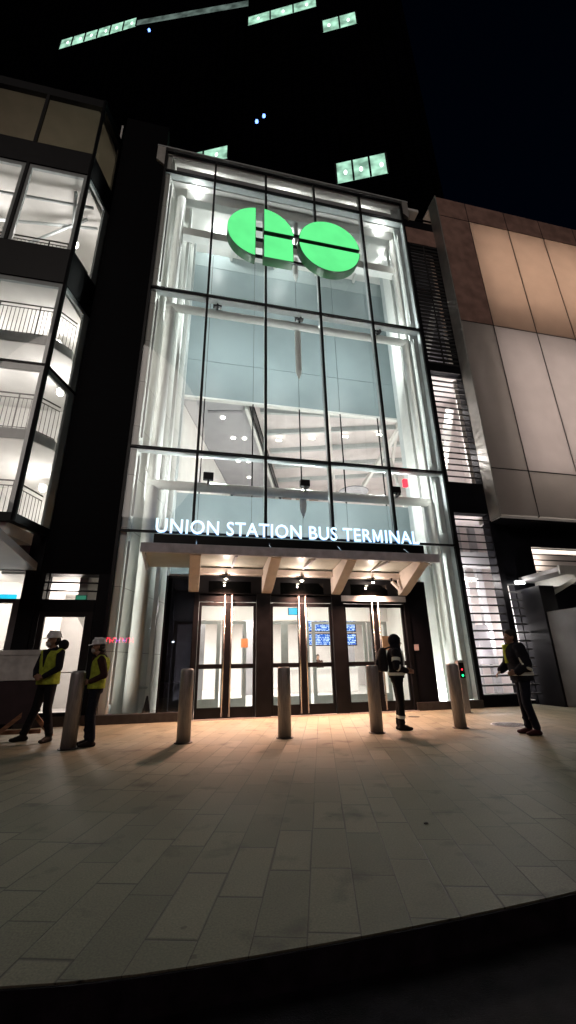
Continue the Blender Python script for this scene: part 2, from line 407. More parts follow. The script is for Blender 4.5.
MB().box(bl, br_, BY-.03, BY+.15, 11.02, 11.098).build('opening_trim', M['white'], term)
g = MB()
for x in colx[1:-1]: g.box(x-.022, x+.022, BY-.01, BY+.03, 7.0, 11.02)
g.build('opening_mullion', M['black'], term)
g = MB()
for i in range(6):
    g.quad((colx[i], BY+.02, 7.0), (colx[i+1], BY+.02, 7.0), (colx[i+1], BY+.02, 11.02), (colx[i], BY+.02, 11.02))
g.build('opening_glazing', M['glass'], term)
# white portal beams and hangers near the ceiling
MB().box(.95, 9.75, .45, .75, 16.35, 16.72).build('portal_beam', M['white'], term)
MB().box(.95, 9.75, .45, .75, 18.3, 18.81).build('portal_beam', M['white'], term)
for x in (3.5, 5.35, 7.2):
    MB().box(x-.07, x+.07, .52, .68, 16.72, 18.3).build('hanger', M['fin'], term)
for x in (2.9, 4.9, 6.9, 8.8):
    MB().box(x-.05, x+.05, .8, 3.0, 18.55, 18.81).build('rafter', M['white'], term)
g = MB().box(.5, 9.7, .3, .42, 19.1, 19.75)
g.build('parapet_band', M['soffit'], term)
MB().box(.35, 9.85, 1.2, 1.3, 18.96, 19.98).build('parapet_wall', M['ceil'], term)
for x in (1.8, 5.0, 8.2):
    pl_ = MB().box(x-.4, x+.4, .75, .80, 18.97, 19.0).build('parapet_fill_light', M['lampx'], term)  # added strip that brightens the parapet zone behind the top glass
    light('POINT', (x, .60, 19.3), 24, (.98, 1, .98), pl_, .02)
# steel columns
for x, y in ((.78, .55), (9.62, .55)):
    MB().tube((x, y, 0), (x, y, 18.3), .17, n=28).build('column', M['white'], term, smooth=True)
for x in (1.10, 9.72):
    MB().box(x-.05, x+.05, 1.15, 1.75, 0, 18.8).build('column_plate', M['white'], term)
for x in (1.32, 9.98):
    MB().box(x-.04, x+.04, 2.2, 2.5, 0, 18.8).build('column_plate', M['fin'], term)
# cross tubes under transoms, with pointed white props
for z, r in ((12.80, .14), (6.16, .14)):
    t = MB().tube((.62, .5, z), (9.72, .5, z), r, n=28).build('cross_tube', M['white'], term, smooth=True)
    for x in (2.35, 5.3, 8.35):
        MB().box(x-.03, x+.03, .12, .5, z+.05, z+.10).build('tube_bracket', M['black'], t)
    for x, s in ((.56, 1), (9.72, -1)):
        MB().bar((x, .42, z+.45), (x+s*.30, .5, z-.02), .04, .05).build('end_brace', M['white'], t)
for z0, z1 in ((16.35, 15.2), (12.68, 10.6), (6.30, 5.42)):
    g = MB().tube((5.30, .66, z0), (5.30, .66, z1+.30), .115, .105, 16); g.tube((5.30, .66, z1+.302), (5.30, .66, z1), .105, .012, 16)
    g.build('pointed_prop', M['white'], term, smooth=False)
# facade: mullions, transoms, corner frames, panes
for i, x in enumerate(MX):
    zb = 0.2 if i in (0, 5) else 4.56
    w = .038
    m_ = MB().box(x-w, x+w, -.07, .02, zb, Z0).build('mullion', M['black'], term, bevel=.004)
    if 0 < i < 5:
        MB().box(x-.028, x+.028, .022, .17, zb, Z0-.02).build('mullion_fin', M['alu'], m_)
g = MB().box(XL+.035, XL+.28, .24, .32, .2, Z0-.02); g.box(XL-.03, XL+.03, .022, .32, .2, Z0-.02)
g.build('corner_frame', M['fin'], term)
g = MB().box(XR-.32, XR-.035, .24, .32, .2, Z0-.02); g.box(XR-.03, XR+.03, .022, .32, .2, Z0-.02)
g.build('corner_frame', M['fin'], term)
for z in (Z0, Z1, Z2, Z3, Z4):
    t_ = MB().box(XL-.03, XR+.03, -.075, .0, z-.028, z+.028).build('transom', M['black'], term)
    if z < Z1+.1 and z > 5:
        MB().box(XL+.04, XR-.04, .01, .24, z-.05, z+.03).build('transom_ledge', M['fin'], t_)
zs = [Z4, Z3, Z2, Z1, Z0]
for i in range(5):
    for a, b in zip(zs, zs[1:]):
        MB().quad((MX[i]+.03, -.02, a+.028), (MX[i+1]-.03, -.02, a+.028), (MX[i+1]-.03, -.02, b-.028), (MX[i]+.03, -.02, b-.028)).build('glass_pane', M['glass'], term)
for a, b in ((XL+.03, 1.45), (8.70, XR-.03)):
    MB().quad((a, -.02, .2), (b, -.02, .2), (b, -.02, Z4-.03), (a, -.02, Z4-.03)).build('glass_pane', M['glass'], term)
for a, b in ((1.45, 2.16), (8.02, 8.70)):
    MB().quad((a, -.02, 3.4), (b, -.02, 3.4), (b, -.02, Z4-.03), (a, -.02, Z4-.03)).build('glass_pane', M['glass'], term)
MB().quad((2.16, -.02, 3.4), (8.02, -.02, 3.4), (8.02, -.02, Z4-.03), (2.16, -.02, Z4-.03)).build('glass_pane', M['glass'], term)
MB().box(XL-.03, 2.16, -.09, .1, 0, .2).build('plinth', M['plinth'], term, bevel=.01)
MB().box(8.02, XR+.05, -.09, .1, 0, .2).build('plinth', M['plinth'], term, bevel=.01)
MB().quad((1.46, -.021, .2), (2.16, -.021, .2), (2.16, -.021, 3.4), (1.46, -.021, 3.4)).build('tinted_pane', M['glassd'], term)
MB().box(1.43, 1.47, -.04, .02, .2, 3.4).build('pane_joint', M['black'], term)
MB().box(8.10, 8.70, -.04, .10, .2, 3.4).build('stone_pier', M['dark'], term, bevel=.01)
MB().box(8.50, 8.54, .6, .64, .2, 3.2).build('inner_post', M['black'], term)
# roof-corner end plates
for x0, x1 in ((-.22, XL-.035), (XR+.035, XR+.30)):
    MB().prismy([(x0, 19.35), (x1, 19.1), (x1, 20.1), (x0, 20.1)], -.1, .35).build('end_plate', M['edge'], term)
MB().box(-.24, XR+.34, -.085, .5, 20.145, 20.21).build('roof_edge', M['fin'], term)
MB().box(-14, 26, .51, 3.44, 20.145, 20.2).build('roof_membrane', M['dark'], term)
# atrium lower floor seen in the side bays
MB().box(.2, 10.9, .12, 3.0, .0, .012).build('hall_floor', M['floor'], term)

# ---- vestibule and lobby
VH = 3.42
g = MB().box(1.48, 8.70, .12, 3.0, VH, VH+.06); g.build('vestibule_roof', M['ceil'], term)
MB().box(1.48, 1.56, .14, 3.0, .0, VH-.005).build('vestibule_side', M['black'], term)
MB().box(8.56, 8.64, .14, 3.0, .0, VH-.005).build('vestibule_side', M['plaster'], term)
# portal frame
pf = MB()
pf.box(2.15, 8.10, -.06, .13, 2.96, 3.42)
pf.box(2.15, 2.28, -.06, .13, 0, 2.96); pf.box(7.97, 8.10, -.06, .13, 0, 2.96)
pf.box(3.76, 4.13, -.06, .13, 0, 2.96); pf.box(5.83, 6.16, -.06, .13, 0, 2.96)
portal = pf.build('door_portal', M['black'], term, bevel=.006)
for a, b in ((2.5, 3.6), (4.4, 5.6), (6.4, 7.5)):
    MB().quad((a, -.066, 2.98), (b, -.066, 2.98), (b, -.066, 3.28), (a, -.066, 3.28)).build('fanlight', M['glassd'], portal)
pairs = ((2.28, 3.76), (4.13, 5.83), (6.16, 7.97))
def door(x0, x1, y, z1, fm, handle, pull, midz=1.18, st=.065, parent=term, nm='door', botr=.26):
    g = MB()
    g.box(x0, x0+st, y-.03, y+.03, .02, z1); g.box(x1-st, x1, y-.03, y+.03, .02, z1)
    g.box(x0+st, x1-st, y-.03, y+.03, z1-.09, z1); g.box(x0+st, x1-st, y-.03, y+.03, .02, botr)
    if midz: g.box(x0+st, x1-st, y-.035, y+.03, midz-.055, midz+.055)
    d = g.build(nm, fm, parent, bevel=.004)
    MB().quad((x0+st, y, botr), (x1-st, y, botr), (x1-st, y, z1-.09), (x0+st, y, z1-.09)).build('pane', M['glass'], d)
    if pull:
        px = x1-.05 if handle > 0 else x0+.05
        h = MB().tube((px, y-.13, .06), (px, y-.13, 2.92), .021, n=14)
        for z in (.4, 1.48, 2.6): h.tube((px, y-.13, z), (px, y-.02, z), .012, n=8)
        h.build('handle', M['steelhi'], d, smooth=True)
    return d
for a, b in pairs:
    mid = (a+b)/2
    door(a+.01, mid-.04, .03, 2.74, M['black'], 1, True); door(mid+.04, b-.01, .03, 2.74, M['black'], -1, True)
    MB().box(mid-.04, mid+.04, 0, .06, .02, 2.74).build('meeting_stile', M['black'], term)
    MB().box(a, b, .0, .09, 2.76, 2.955).build('door_header', M['black'], term)
MB().box(2.2, 8.05, -.12, .12, .0, .016).build('threshold', M['steel'], term)
# light strip in the recess over the right door pair (bright metal header)
MB().box(6.10, 8.0, -.13, -.062, 2.80, 2.95).build('door_header', M['alu'], term, label='bright metal header over the right pair of doors')
# inner row of doors
MI = mat('inner_door_aluminium', (.24, .27, .26), .4, .3, .08, 5)
for a, b in ((1.6, 2.25), (2.25, 3.0), (3.05, 3.8), (4.2, 5.0), (5.0, 5.8), (5.9, 6.85), (6.95, 7.75), (7.8, 8.5)):
    door(a, b, 2.35, 2.50, MI, 1, False, None, .11, nm='inner_door', botr=.30)
MB().box(1.57, 8.55, 2.3, 2.4, 2.52, VH-.01).build('inner_header', M['plaster'], term)
# vestibule light strips
for x in (3.0, 5.0, 7.0):
    s_ = MB().box(x-.7, x+.7, .9, .98, VH-.04, VH-.005).build('vestibule_light', M['strip'], term)
    light('AREA', (x, .94, VH-.06), 45, (1, .93, .84), s_, .1, None, sizey=None)
# lobby
MB().box(-1.0, 13, 3.0, 15, -.01, .010).build('lobby_floor', M['floor'], term)
MB().box(-1.0, 13, 3.2, 15, 3.5, 3.56).build('lobby_ceiling', M['ceil'], term)
MB().box(-1.0, 13, 14, 14.1, 0, 3.5).build('lobby_back_wall', M['roomwarm'], term)
MB().box(-.9, -.8, 3.1, 14, 0, 3.5).build('lobby_side_wall', M['roomwarm'], term)
MB().box(12.8, 12.9, 3.1, 14, 0, 3.5).build('lobby_side_wall', M['roomgrey'], term)
for x, y in ((2.4, 5.5), (4.6, 8.5), (11.2, 5.3), (9.9, 9.9)):
    MB().box(x-.22, x+.22, y-.22, y+.22, .01, 3.5).build('lobby_column', M['roomgrey'], term)
for y in (5, 8, 11):
    for x in (1.5, 5, 9):
        s_ = MB().box(x-.9, x+.9, y-.06, y+.06, 3.46, 3.498).build('lobby_light', M['strip'], term)
        light('AREA', (x, y, 3.44), 120, (1, .94, .87), s_, 1.2, sizey=.2)
# counter, boards and people-size things in the lobby
bd = thing('departure_board', 'blue electronic departure boards hanging inside behind the middle doors', 'display board', (7.95, 7.8, 0))
for i, (z0, z1) in enumerate(((2.62, 3.14), (2.02, 2.48))):
    MB().box(-.75, 1.6, -.02, .06, z0-.04, z1+.04).build('casing', M['black'], bd)
    MB().box(-.7, 1.55, -.03, -.022, z0, z1).build('screen', M['blues'], bd)
kio = thing('service_counter', 'pale service counter in the lit lobby behind the middle doors', 'counter', (7.6, 8.6, 0))
MB().box(-1, 2.2, 0, .6, .02, 1.0).build('counter_body', M['roomwarm'], kio)
MB().box(-1.05, 2.25, -.05, .65, 1.0, 1.05).build('counter_top', M['white'], kio)
for i in range(7):
    x = -.8+i*.42
    o = MB().box(x, x+.28, .1, .16, .55, .85).build('leaflet', (M['orange'], M['paper'], M['blue'])[i % 3], kio)
cs = thing('exit_sign', 'small cyan lit sign at the top of the left middle door', 'sign', (4.90, .62, 2.50))
MB().box(-.15, .17, -.02, .03, 0, .2).build('casing', M['black'], cs); MB().box(-.14, .16, -.03, -.022, .01, .19).build('lit_face', M['cyan'], cs)
nt_ = MB().box(3.38, 3.56, .055, .062, 1.62, 1.84).build('door_notice', M['orange']); tag(nt_, 'orange paper notice on the right leaf of the left door pair', 'notice')
nt2 = MB().box(7.70, 7.95, 1.0, 1.03, 1.55, 1.95).build('hanging_poster', M['orange']); tag(nt2, 'orange poster seen through glass behind the hooded person', 'poster')
nt3 = MB().box(8.14, 8.28, -.052, -.041, 1.50, 1.66).build('wall_notice', M['paper']); tag(nt3, 'small pale square notice on the dark pier right of the doors', 'notice')
# cone and round table standing inside the left side bay
cone = MB().lathe([(.17, .012), (.17, .04), (.12, .05), (.02, .52), (.0, .53)], (1.15, .75, 0)).build('floor_cone', M['dark']); tag(cone, 'small dark cone inside the left glass bay by the tinted pane', 'cone')
tb = thing('round_table', 'low round grey table inside the left glass bay', 'table', (.85, 1.25, .012))
MB().lathe([(.26, .66), (.28, .68), (.28, .70), (.26, .71)]).build('table_top', M['fin'], tb); MB().lathe([(.2, 0), (.2, .02), (.03, .04), (.03, .66)]).build('pedestal', M['alu'], tb)

# ---- mezzanine seen through the opening (axis turned 17 degrees)
a17 = R(17.); ux, uy = math.sin(a17), math.cos(a17)
def mz(s, t): # s along the room, t across to the right, from the left end of the opening
    return (1.2+s*ux+t*uy, BY+.16+s*uy-t*ux)
mzr = thing('mezzanine_hall', 'white upper hall with sloping beams seen through the glass opening', 'building')
def mzp(ss, tt, z0, z1, m, nm, fix=False):
    p = [mz(ss[0], tt[0]), mz(ss[1], tt[0]), mz(ss[1], tt[1]), mz(ss[0], tt[1])]
    p = [(x, max(y, BY+.16)) for x, y in p]
    return MB().prism(p, z0, z1).build(nm, m, mzr)
mzp((0, 9.2), (-.14, 0), 6.3, 11.02, M['plaster'], 'left_wall')
mzp((0, 11.4), (0, 2.6), 11.05, 11.2, M['soffit'], 'grey_soffit')
mzp((0, 11.4), (2.6, 2.74), 10.85, 11.6, M['white'], 'edge_beam')
mzp((0, 11.4), (2.80, 2.84), 10.95, 11.4, M['black'], 'edge_shadow_gap')
mzp((0, 14), (2.84, 14), 11.62, 11.75, M['roomwarm'], 'white_ceiling')
mzp((0, 14), (-.1, 14), 6.15, 6.3, M['floor'], 'mezzanine_floor')
mzp((11.4, 11.6), (-.2, 14), 6.3, 11.7, M['roomwarm'], 'far_wall')
mzp((-4, 12), (13.6, 13.8), 6.3, 11.7, M['roomwarm'], 'right_wall')
for s in (1.8, 3.6, 5.4, 7.2, 9.0):
    mzp((s, s+.16), (2.85, 13), 11.40, 11.61, M['fin'], 'ceiling_beam')
for t in (6.2, 9.6):
    mzp((0, 11), (t, t+.14), 11.36, 11.60, M['plaster'], 'ceiling_beam')
p0 = mz(2.2, 7.1); p1 = mz(9.5, 7.9)
MB().bar((10.55, 3.4, 10.9), (11.2, 9.5, 10.7), .16, .22).build('raking_beam', M['white'], mzr)
MB().tube((10.4, 3.5, 7.0), (11.6, 6.5, 11.0), .08, n=12).build('raking_strut', M['white'], mzr)
for i in range(4):
    x, y = mz(11.3, 3.2+i*.85)
    g = MB(); g.bar((x-.28, y+.04, 11.2), (x+.28, y-.12, 11.2), .03, .5)
    g.build('wall_grille', mat('tan_grille', (.30, .22, .18), .7), mzr)
for k, (s, t) in enumerate(((1.5, 1.3), (3.2, 1.4), (3.3, 1.9), (5.5, 1.2), (5.6, 1.7), (7.5, 1.4))):
    x, y = mz(s, t)
    d_ = MB().lathe([(.09, 0), (.09, .02)], (x, y, 11.028)).build('downlight', M['lamp'], mzr)
x, y = mz(1.1, 1.5)
MB().bar((x-.7, y+.1, 11.03), (x+.7, y-.15, 11.03), .14, .02).build('air_slot', M['roomgrey'], mzr)
for s, t, pw in ((2.0, 5.5, 170), (5.2, 6.5, 230), (2.5, 9.0, 110), (8.5, 8.0, 230), (5.0, 1.2, 90)):
    x, y = mz(s, t); y = max(y, 3.6)
    l_ = light('POINT', (x, y, 6.8), pw, (1, .93, .90), mzr, .1)
rows_l = MB()
for k in range(5):
    x, y = mz(4.2, 3.4+k*1.6)
    rows_l.box(x-.12, x+.12, y-.04, y+.04, 11.34, 11.37)
rows_l.build('track_light', M['lamp'], mzr)
x, y = mz(4.2, 7.0)
disc = MB().lathe([(.7, 0), (.72, .04), (.6, .08)], (9.3, 6.2, 8.9)).build('round_canopy_panel', mat('flat_grey_panel', (.16, .16, .17), .7), mzr)  # disc in one even dark grey
rd = MB().box(8.66, 8.80, .32, .42, 6.62, 6.88).build('red_beacon', M['redl']); tag(rd, 'small glowing red light on the lower cross tube beside the right black floodlight', 'lamp')

# ---- atrium lights
dsk = thing('ceiling_downlight', 'round recessed downlight at the left front of the top ceiling', 'light', (1.36, .45, 18.80), 0, 'downlights in the hall ceiling')
MB().lathe([(.16, 0), (.16, .015)]).build('trim_ring', M['white'], dsk)
MB().lathe([(.11, -.012), (.11, -.002)]).build('lens', M['lampc'], dsk)
light('POINT', (0, 0, -.08), 55, (.97, 1, .97), dsk, .08)
dl_spots = [(2.32, 2.01, 'round recessed downlight behind the left end of the round logo'), (8.99, .45, 'round recessed downlight at the right front of the top ceiling'),
            (9.7, 1.6, 'round recessed downlight deeper back at the right of the top ceiling'), (5.3, 1.7, 'round recessed downlight hidden above the middle of the round logo')]
for x, y, lb in dl_spots:
    o = copy_tree(dsk); o.location = (x, y, 18.80); o['label'] = lb
fl = thing('floodlight', 'black box floodlight at the left of the upper cross tube', 'light', (2.35, .36, 12.98), 0, 'black floodlights on the cross tubes')
MB().box(-.15, .15, -.06, .10, .0, .22).build('housing', M['black'], fl, bevel=.01)
MB().box(-.13, .13, .102, .108, .02, .20).build('lens', M['lampc'], fl)
MB().box(-.02, .02, -.02, .06, -.1, 0).build('bracket', M['black'], fl)
light('POINT', (0, .17, .10), 135, (.95, 1, .985), fl, .02)
for x, z, lb in ((5.3, 12.98, 'black box floodlight at the middle of the upper cross tube'), (8.35, 12.98, 'black box floodlight at the right of the upper cross tube'),
              (2.35, 6.36, 'black box floodlight at the left of the lower cross tube'), (5.3, 6.36, 'black box floodlight at the middle of the lower cross tube'), (8.36, 6.36, 'black box floodlight at the right of the lower cross tube')):
    o = copy_tree(fl); o.location = (x, .36, z); o['label'] = lb
for x, sg in ((.40, -1), (9.66, 1)):
    for z0, z1, pw in ((.4, 4.3, 10), (5.0, 6.8, 3.5), (7.4, 12.6, 9), (13.4, 18.2, 7)):
        b_ = MB().box(x-.03, x+.03, .05, .09, z0, z1).build('fill_strip_housing', M['fin'], term)  # hidden strips added to brighten the columns and walls of the side bays
        light('AREA', (x, .10, (z0+z1)/2), pw, (1, 1, .93), b_, .06, (R(90), 0, R(38*sg)), sizey=z1-z0)
# fill lights added on the hall floor to brighten the side bays
up = thing('fill_light', 'added floor fill light inside the left glass bay', 'light', (.62, 1.6, .012), 0, 'added fill lights in the side bays')
MB().lathe([(.09, 0), (.09, .14), (.07, .16)]).build('housing', M['alu'], up); MB().lathe([(.06, .161), (.06, .166)]).build('lens', M['lampc'], up)
light('POINT', (0, 0, .25), 90, (.95, 1, .94), up, .05)
o = copy_tree(up); o.location = (9.35, 1.3, .012); o['label'] = 'added floor fill light inside the right glass bay'

# ================================================================== LOGO SIGN
logo = thing('logo_sign', 'large glowing green round two-part logo sign on the glass front', 'sign', (0, -.28, 0))
def arc(cx, cz, rx, rz, a0, a1, n=28):
    return [(cx+rx*math.cos(R(a0+(a1-a0)*i/n)), cz+rz*math.sin(R(a0+(a1-a0)*i/n))) for i in range(n+1)]
def sign_piece(poly):
    b = MB().prismy(poly, -.34, 0).build('sign_can', M['greenb'], logo)
    cx = sum(p[0] for p in poly)/len(poly); cz = sum(p[1] for p in poly)/len(poly)
    q = [(cx+(x-cx)*.975, cz+(z-cz)*.975) for x, z in poly]
    MB().prismy(q, -.352, -.342).build('lit_face', M['green'], b)
gx, gz, gr_ = 3.76, 15.76, 1.235
t0 = math.degrees(math.acos(-.22/gr_))
sign_piece(arc(gx, gz, gr_, gr_, t0, 360-t0))
t1 = math.degrees(math.acos(.07/gr_)); 
sign_piece(arc(gx, gz, gr_-.05, gr_, t1, 5)+[(gx+.07, gz+.10)])
sign_piece([(3.83, 15.65), (3.83, 14.57), (4.90, 14.57), (4.90, 15.65)])
sign_piece(arc(6.30, 15.75, 1.19, 1.24, 3.5, 176.5))
sign_piece(arc(6.30, 15.75, 1.19, 1.24, -176.5, -3.5) if False else arc(6.30, 15.72, 1.19, 1.24, 183.5, 356.5))
for z in (16.42, 15.86, 15.02):
    MB().box(2.9, 7.1, .01, .07, z-.06, z+.06).build('mounting_rail', M['black'], logo)
for x in (2.95, 4.35, 5.7, 7.0):
    MB().tube((x, .01, 15.02), (x, .21, 15.02), .025, n=8).build('standoff', M['alu'], logo); MB().tube((x, .01, 16.42), (x, .21, 16.42), .025, n=8).build('standoff', M['alu'], logo)

# ================================================================== LETTER SIGN
ls = thing('name_sign', 'glowing white UNION STATION BUS TERMINAL letters on a black bar above the canopy', 'sign', (0, -.35, 0))
MB().box(1.05, 8.62, -.06, .16, 4.10, 4.40).build('backing_bar', M['black'], ls, bevel=.01)
bm, isl, bb = glyphs('UNION STATION BUS TERMINAL', 1, 1, .009)
X0, X1, ZB, ZT = 1.07, 8.52, 4.44, 4.83
sx = (X1-X0)/(bb[1]-bb[0]); sz = (ZT-ZB)/(bb[3]-bb[2])
ordered = sorted(isl, key=lambda v: min(a.co.x for a in v)); mvs = ordered[[c for c in 'UNIONSTATIONBUSTERMINAL'].index('M')]
for vs in sorted(isl, key=lambda v: min(a.co.x for a in v)):
    fs = {f for v in vs for f in v.link_faces}
    for nm, mt, y0, y1 in (('letter', M['halo'], -.02, .02), ('letter_face', M['letter'], -.030, -.022)):
        me = bpy.data.meshes.new(nm); b2 = bmesh.new(); mp = {}
        if vs is mvs:
            a_, b_ = X0+(min(v.co.x for v in vs)-bb[0])*sx, X0+(max(v.co.x for v in vs)-bb[0])*sx
            zb = ZB+(min(v.co.y for v in vs)-bb[2])*sz; zt = ZB+(max(v.co.y for v in vs)-bb[2])*sz
            sw = .052; c_ = (a_+b_)/2; a_ += .01; b_ -= .01
            tri = MB()
            loop = [(a_, zb), (a_+sw, zb), (a_+sw+.004, zt-.12), (c_-.018, zb+.03), (c_+.018, zb+.03), (b_-sw-.004, zt-.12), (b_-sw, zb), (b_, zb), (b_, zt), (b_-sw*1.05, zt), (c_, zb+.13), (a_+sw*1.05, zt), (a_, zt)]
            tri.prismy(loop, y0, y1); bmesh.ops.triangulate(tri.bm, faces=tri.bm.faces[:]); b2.free(); b2 = tri.bm; fs_ = []
        else: fs_ = fs
        for v in (vs if fs_ else ()):
            mp[v] = b2.verts.new((X0+(v.co.x-bb[0])*sx, (y0 if v.co.z > 0 else y1), ZB+(v.co.y-bb[2])*sz))
        for f in fs_: b2.faces.new([mp[v] for v in f.verts])
        bmesh.ops.recalc_face_normals(b2, faces=b2.faces[:])
        b2.to_mesh(me); b2.free(); me.materials.append(mt)
        o = bpy.data.objects.new(nm, me); C.objects.link(o)
        if nm == 'letter': o.parent = ls; par = o
        else: o.parent = par
bm.free()
for x in (2.3, 4.85, 7.4):
    MB().box(x-.04, x+.04, -.02, .02, 3.85, 4.10).build('bar_post', M['black'], ls)

# ================================================================== CANOPY
can = thing('entrance_canopy', 'grey glass canopy on four tapered beams over the station doors', 'canopy')
MB().prismx([(-.1, 3.60), (-1.45, 3.78), (-1.45, 3.83), (-.1, 3.65)], .98, 8.30).build('canopy_panel', mat('grey_green_canopy_underside', (.46, .47, .42), .35, 0, .12, 2), can)
MB().box(.90, 8.34, -1.55, -1.455, 3.62, 3.84).build('fascia', M['fascia'], can, bevel=.01)
for x in (.94, 8.30): MB().prismx([(-.1, 3.52), (-1.45, 3.70), (-1.45, 3.84), (-.1, 3.66)], x-.035, x+.035).build('side_trim', M['fascia'], can)
MB().box(2.0, 8.15, -.30, -.07, 3.43, 3.58).build('rear_beam', M['wood'], can, bevel=.01)
for x in (2.12, 4.02, 5.95, 7.95):
    MB().prismx([(-.07, 2.98), (-.07, 3.59), (-1.45, 3.76), (-1.45, 3.60), (-.30, 3.05)], x-.13, x+.13).build('cantilever_beam', M['wood'], can, bevel=.008)
for x in (3.07, 4.98, 6.95):
    MB().box(x-.025, x+.025, -1.45, -.3, 3.60, 3.66).build('glazing_bar', M['fascia'], can)
for x in (2.12, 4.02, 5.95, 7.95):
    MB().tube((x, -1.2, 3.72), (x, -.08, 4.5), .02, n=8).build('tie_rod', M['steelhi'], can)
sp = thing('canopy_spotlight', 'lit spotlight under the canopy above the left door pair', 'light', (2.92, -.30, 3.30), 0, 'spotlights under the canopy')
MB().tube((0, 0, .13), (0, 0, .0), .03, .055, 16).build('housing', M['black'], sp)
MB().ball((0, 0, -.005), .045, 2, (1, 1, .5)).build('bulb', emit('spot_bulb', (1, .86, .66), 40), sp)
light('SPOT', (0, -.05, -.04), 1050, (1, .52, .36), sp, .05, (R(-2), 0, 0), R(126), 1.0)
light('POINT', (0, -.08, -.07), 19, (1, .80, .68), sp, .02)
for x, lb in ((4.94, 'lit spotlight under the canopy above the middle door pair'), (6.98, 'lit spotlight under the canopy above the right door pair')):
    o = copy_tree(sp); o.location = (x, -.30, 3.30); o['label'] = lb
sp2 = thing('wall_speaker', 'tilted unlit cylinder fitting by the right canopy beam', 'light fitting', (7.62, -.28, 3.24))
MB().tube((-.06, 0, .1), (.1, -.05, -.1), .05, n=16).build('housing', M['wood'], sp2)
MB().box(-.09, -.05, -.02, .02, .1, .2).build('bracket', M['black'], sp2)

# ================================================================== LEFT BUILDING
lb = thing('corner_building', 'dark building with lit faceted glass bays and railings left of the terminal', 'building')
C1, C2 = (-1.90, -1.20), (-1.50, .0)
XE = -14.
# dark siding wall between the bay and the terminal, split round the door openings
MB().box(-1.50, XL-.04, .0, .5, 3.40, 21.5).build('siding_wall', M['clad'], lb)
MB().box(-1.52, -1.50, .0, .5, 0, 4.4).build('wall_edge', M['dark'], lb)
g = MB(); g.box(-1.50, -1.40, 0, .5, 0, 3.4); g.box(-.20, XL-.04, 0, .5, 0, 3.4); g.box(-1.40, -.20, 0, .4, 3.38, 3.4); g.box(-1.40, -.20, -.01, .1, 2.37+.1, 2.76); g.box(-1.4, -.2, -.02, .1, 0, .22)
g.build('doorway_surround', M['dark'], lb)
MB().box(-1.50, XL-.05, -.05, -.005, 0, .2).build('plinth', M['plinth'], lb)
# transom window with bars
w = MB().quad((-1.40, .05, 2.76), (-.2, .05, 2.76), (-.2, .05, 3.38), (-1.4, .05, 3.38)).build('transom_window', M['glass'], lb)
g = MB()
for z in (2.97, 3.17): g.box(-1.40, -.2, .0, .04, z-.018, z+.018)
g.box(-1.33, -1.30, .0, .04, 2.76, 3.38); g.build('bars', M['black'], w)
# door leaf
g = MB(); g.box(-1.39, -1.27, 0, .06, .22, 2.47); g.box(-.39, -.21, 0, .06, .22, 2.47); g.box(-1.27, -.39, 0, .06, 2.35, 2.47); g.box(-1.27, -.39, 0, .06, .22, .28)
d = g.build('door', M['black'], lb)
MB().quad((-1.27, .03, .28), (-.39, .03, .28), (-.39, .03, 2.35), (-1.27, .03, 2.35)).build('pane', M['glass'], d)
MB().box(-1.27, -.39, -.04, .0, 1.10, 1.125).build('handle', M['steelhi'], d)
# room behind the small door
rm = MB(); rm.box(-2.6, -.12, 4.6, 4.7, 0, 3.6); rm.box(-.16, -.12, .5, 4.6, 0, 3.6); rm.box(-2.6, -.12, .52, 4.6, 3.45, 3.55); rm.box(-2.6, -.12, .52, 4.6, 0, .03)
rm.prismx([(.52, 2.5), (.52, 3.44), (4.5, 3.44), (4.5, 1.4)], -.75, -.55)
rm.build('lit_room', M['plaster'], lb)
light('POINT', (-1.5, 2.6, 3.0), 95, (1, .86, .80), lb, .2); light('POINT', (-.9, 1.6, 1.2), 14, (1, .88, .82), lb, .3)
eg = thing('green_exit_sign', 'small green exit sign in the window above the left side door', 'sign', (-.62, .35, 2.80))
MB().box(-.13, .13, -.03, .03, 0, .12).build('casing', M['black'], eg); MB().box(-.12, .12, -.036, -.031, .01, .11).build('lit_face', emit('dim_green_sign', (.03, .16, .10), .8), eg)
# far-left ground floor glazing
MB().box(-1.85, -1.52, -.05, .3, 0, 4.4).build('pier', M['dark'], lb)
g = MB(); g.box(XE, -1.85, -.02, .06, 2.66, 2.76); g.box(XE, -1.85, -.02, .06, 3.42, 4.4); g.box(XE, -1.85, -.04, .06, 0, .2)
for i in range(6): x = -2.02-i*2.0; g.box(x-.14, x+.02, -.02, .06, .2, 3.42) if i else g.box(-2.0, -1.85, -.02, .06, .2, 2.66)
g.build('shop_front_frame', mat('grey_shop_front_frame', (.10, .10, .11), .4, .2), lb)
MB().quad((XE, .02, .2), (-1.86, .02, .2), (-1.86, .02, 3.42), (XE, .02, 3.42)).build('shop_glass', M['glass'], lb)
rm = MB(); rm.box(XE, -1.9, 3.6, 3.7, 0, 3.9); rm.box(-2.66, -2.6, .52, 3.6, 0, 3.9) if False else None
rm.box(XE, -2.7, .3, 3.6, 3.8, 3.9); rm.box(XE, -2.7, .3, 3.6, 0, .03); rm.build('shop_room', M['plaster'], lb)
light('POINT', (-4.2, 1.8, 3.2), 120, (1, .9, .82), lb, .3)
ct = thing('cyan_panel', 'cyan lit panel behind the far left upper shop window', 'sign', (-2.6, .5, 2.78)); MB().box(-1.4, .45, 0, .05, 0, .16).build('lit_face', M['cyan'], ct)
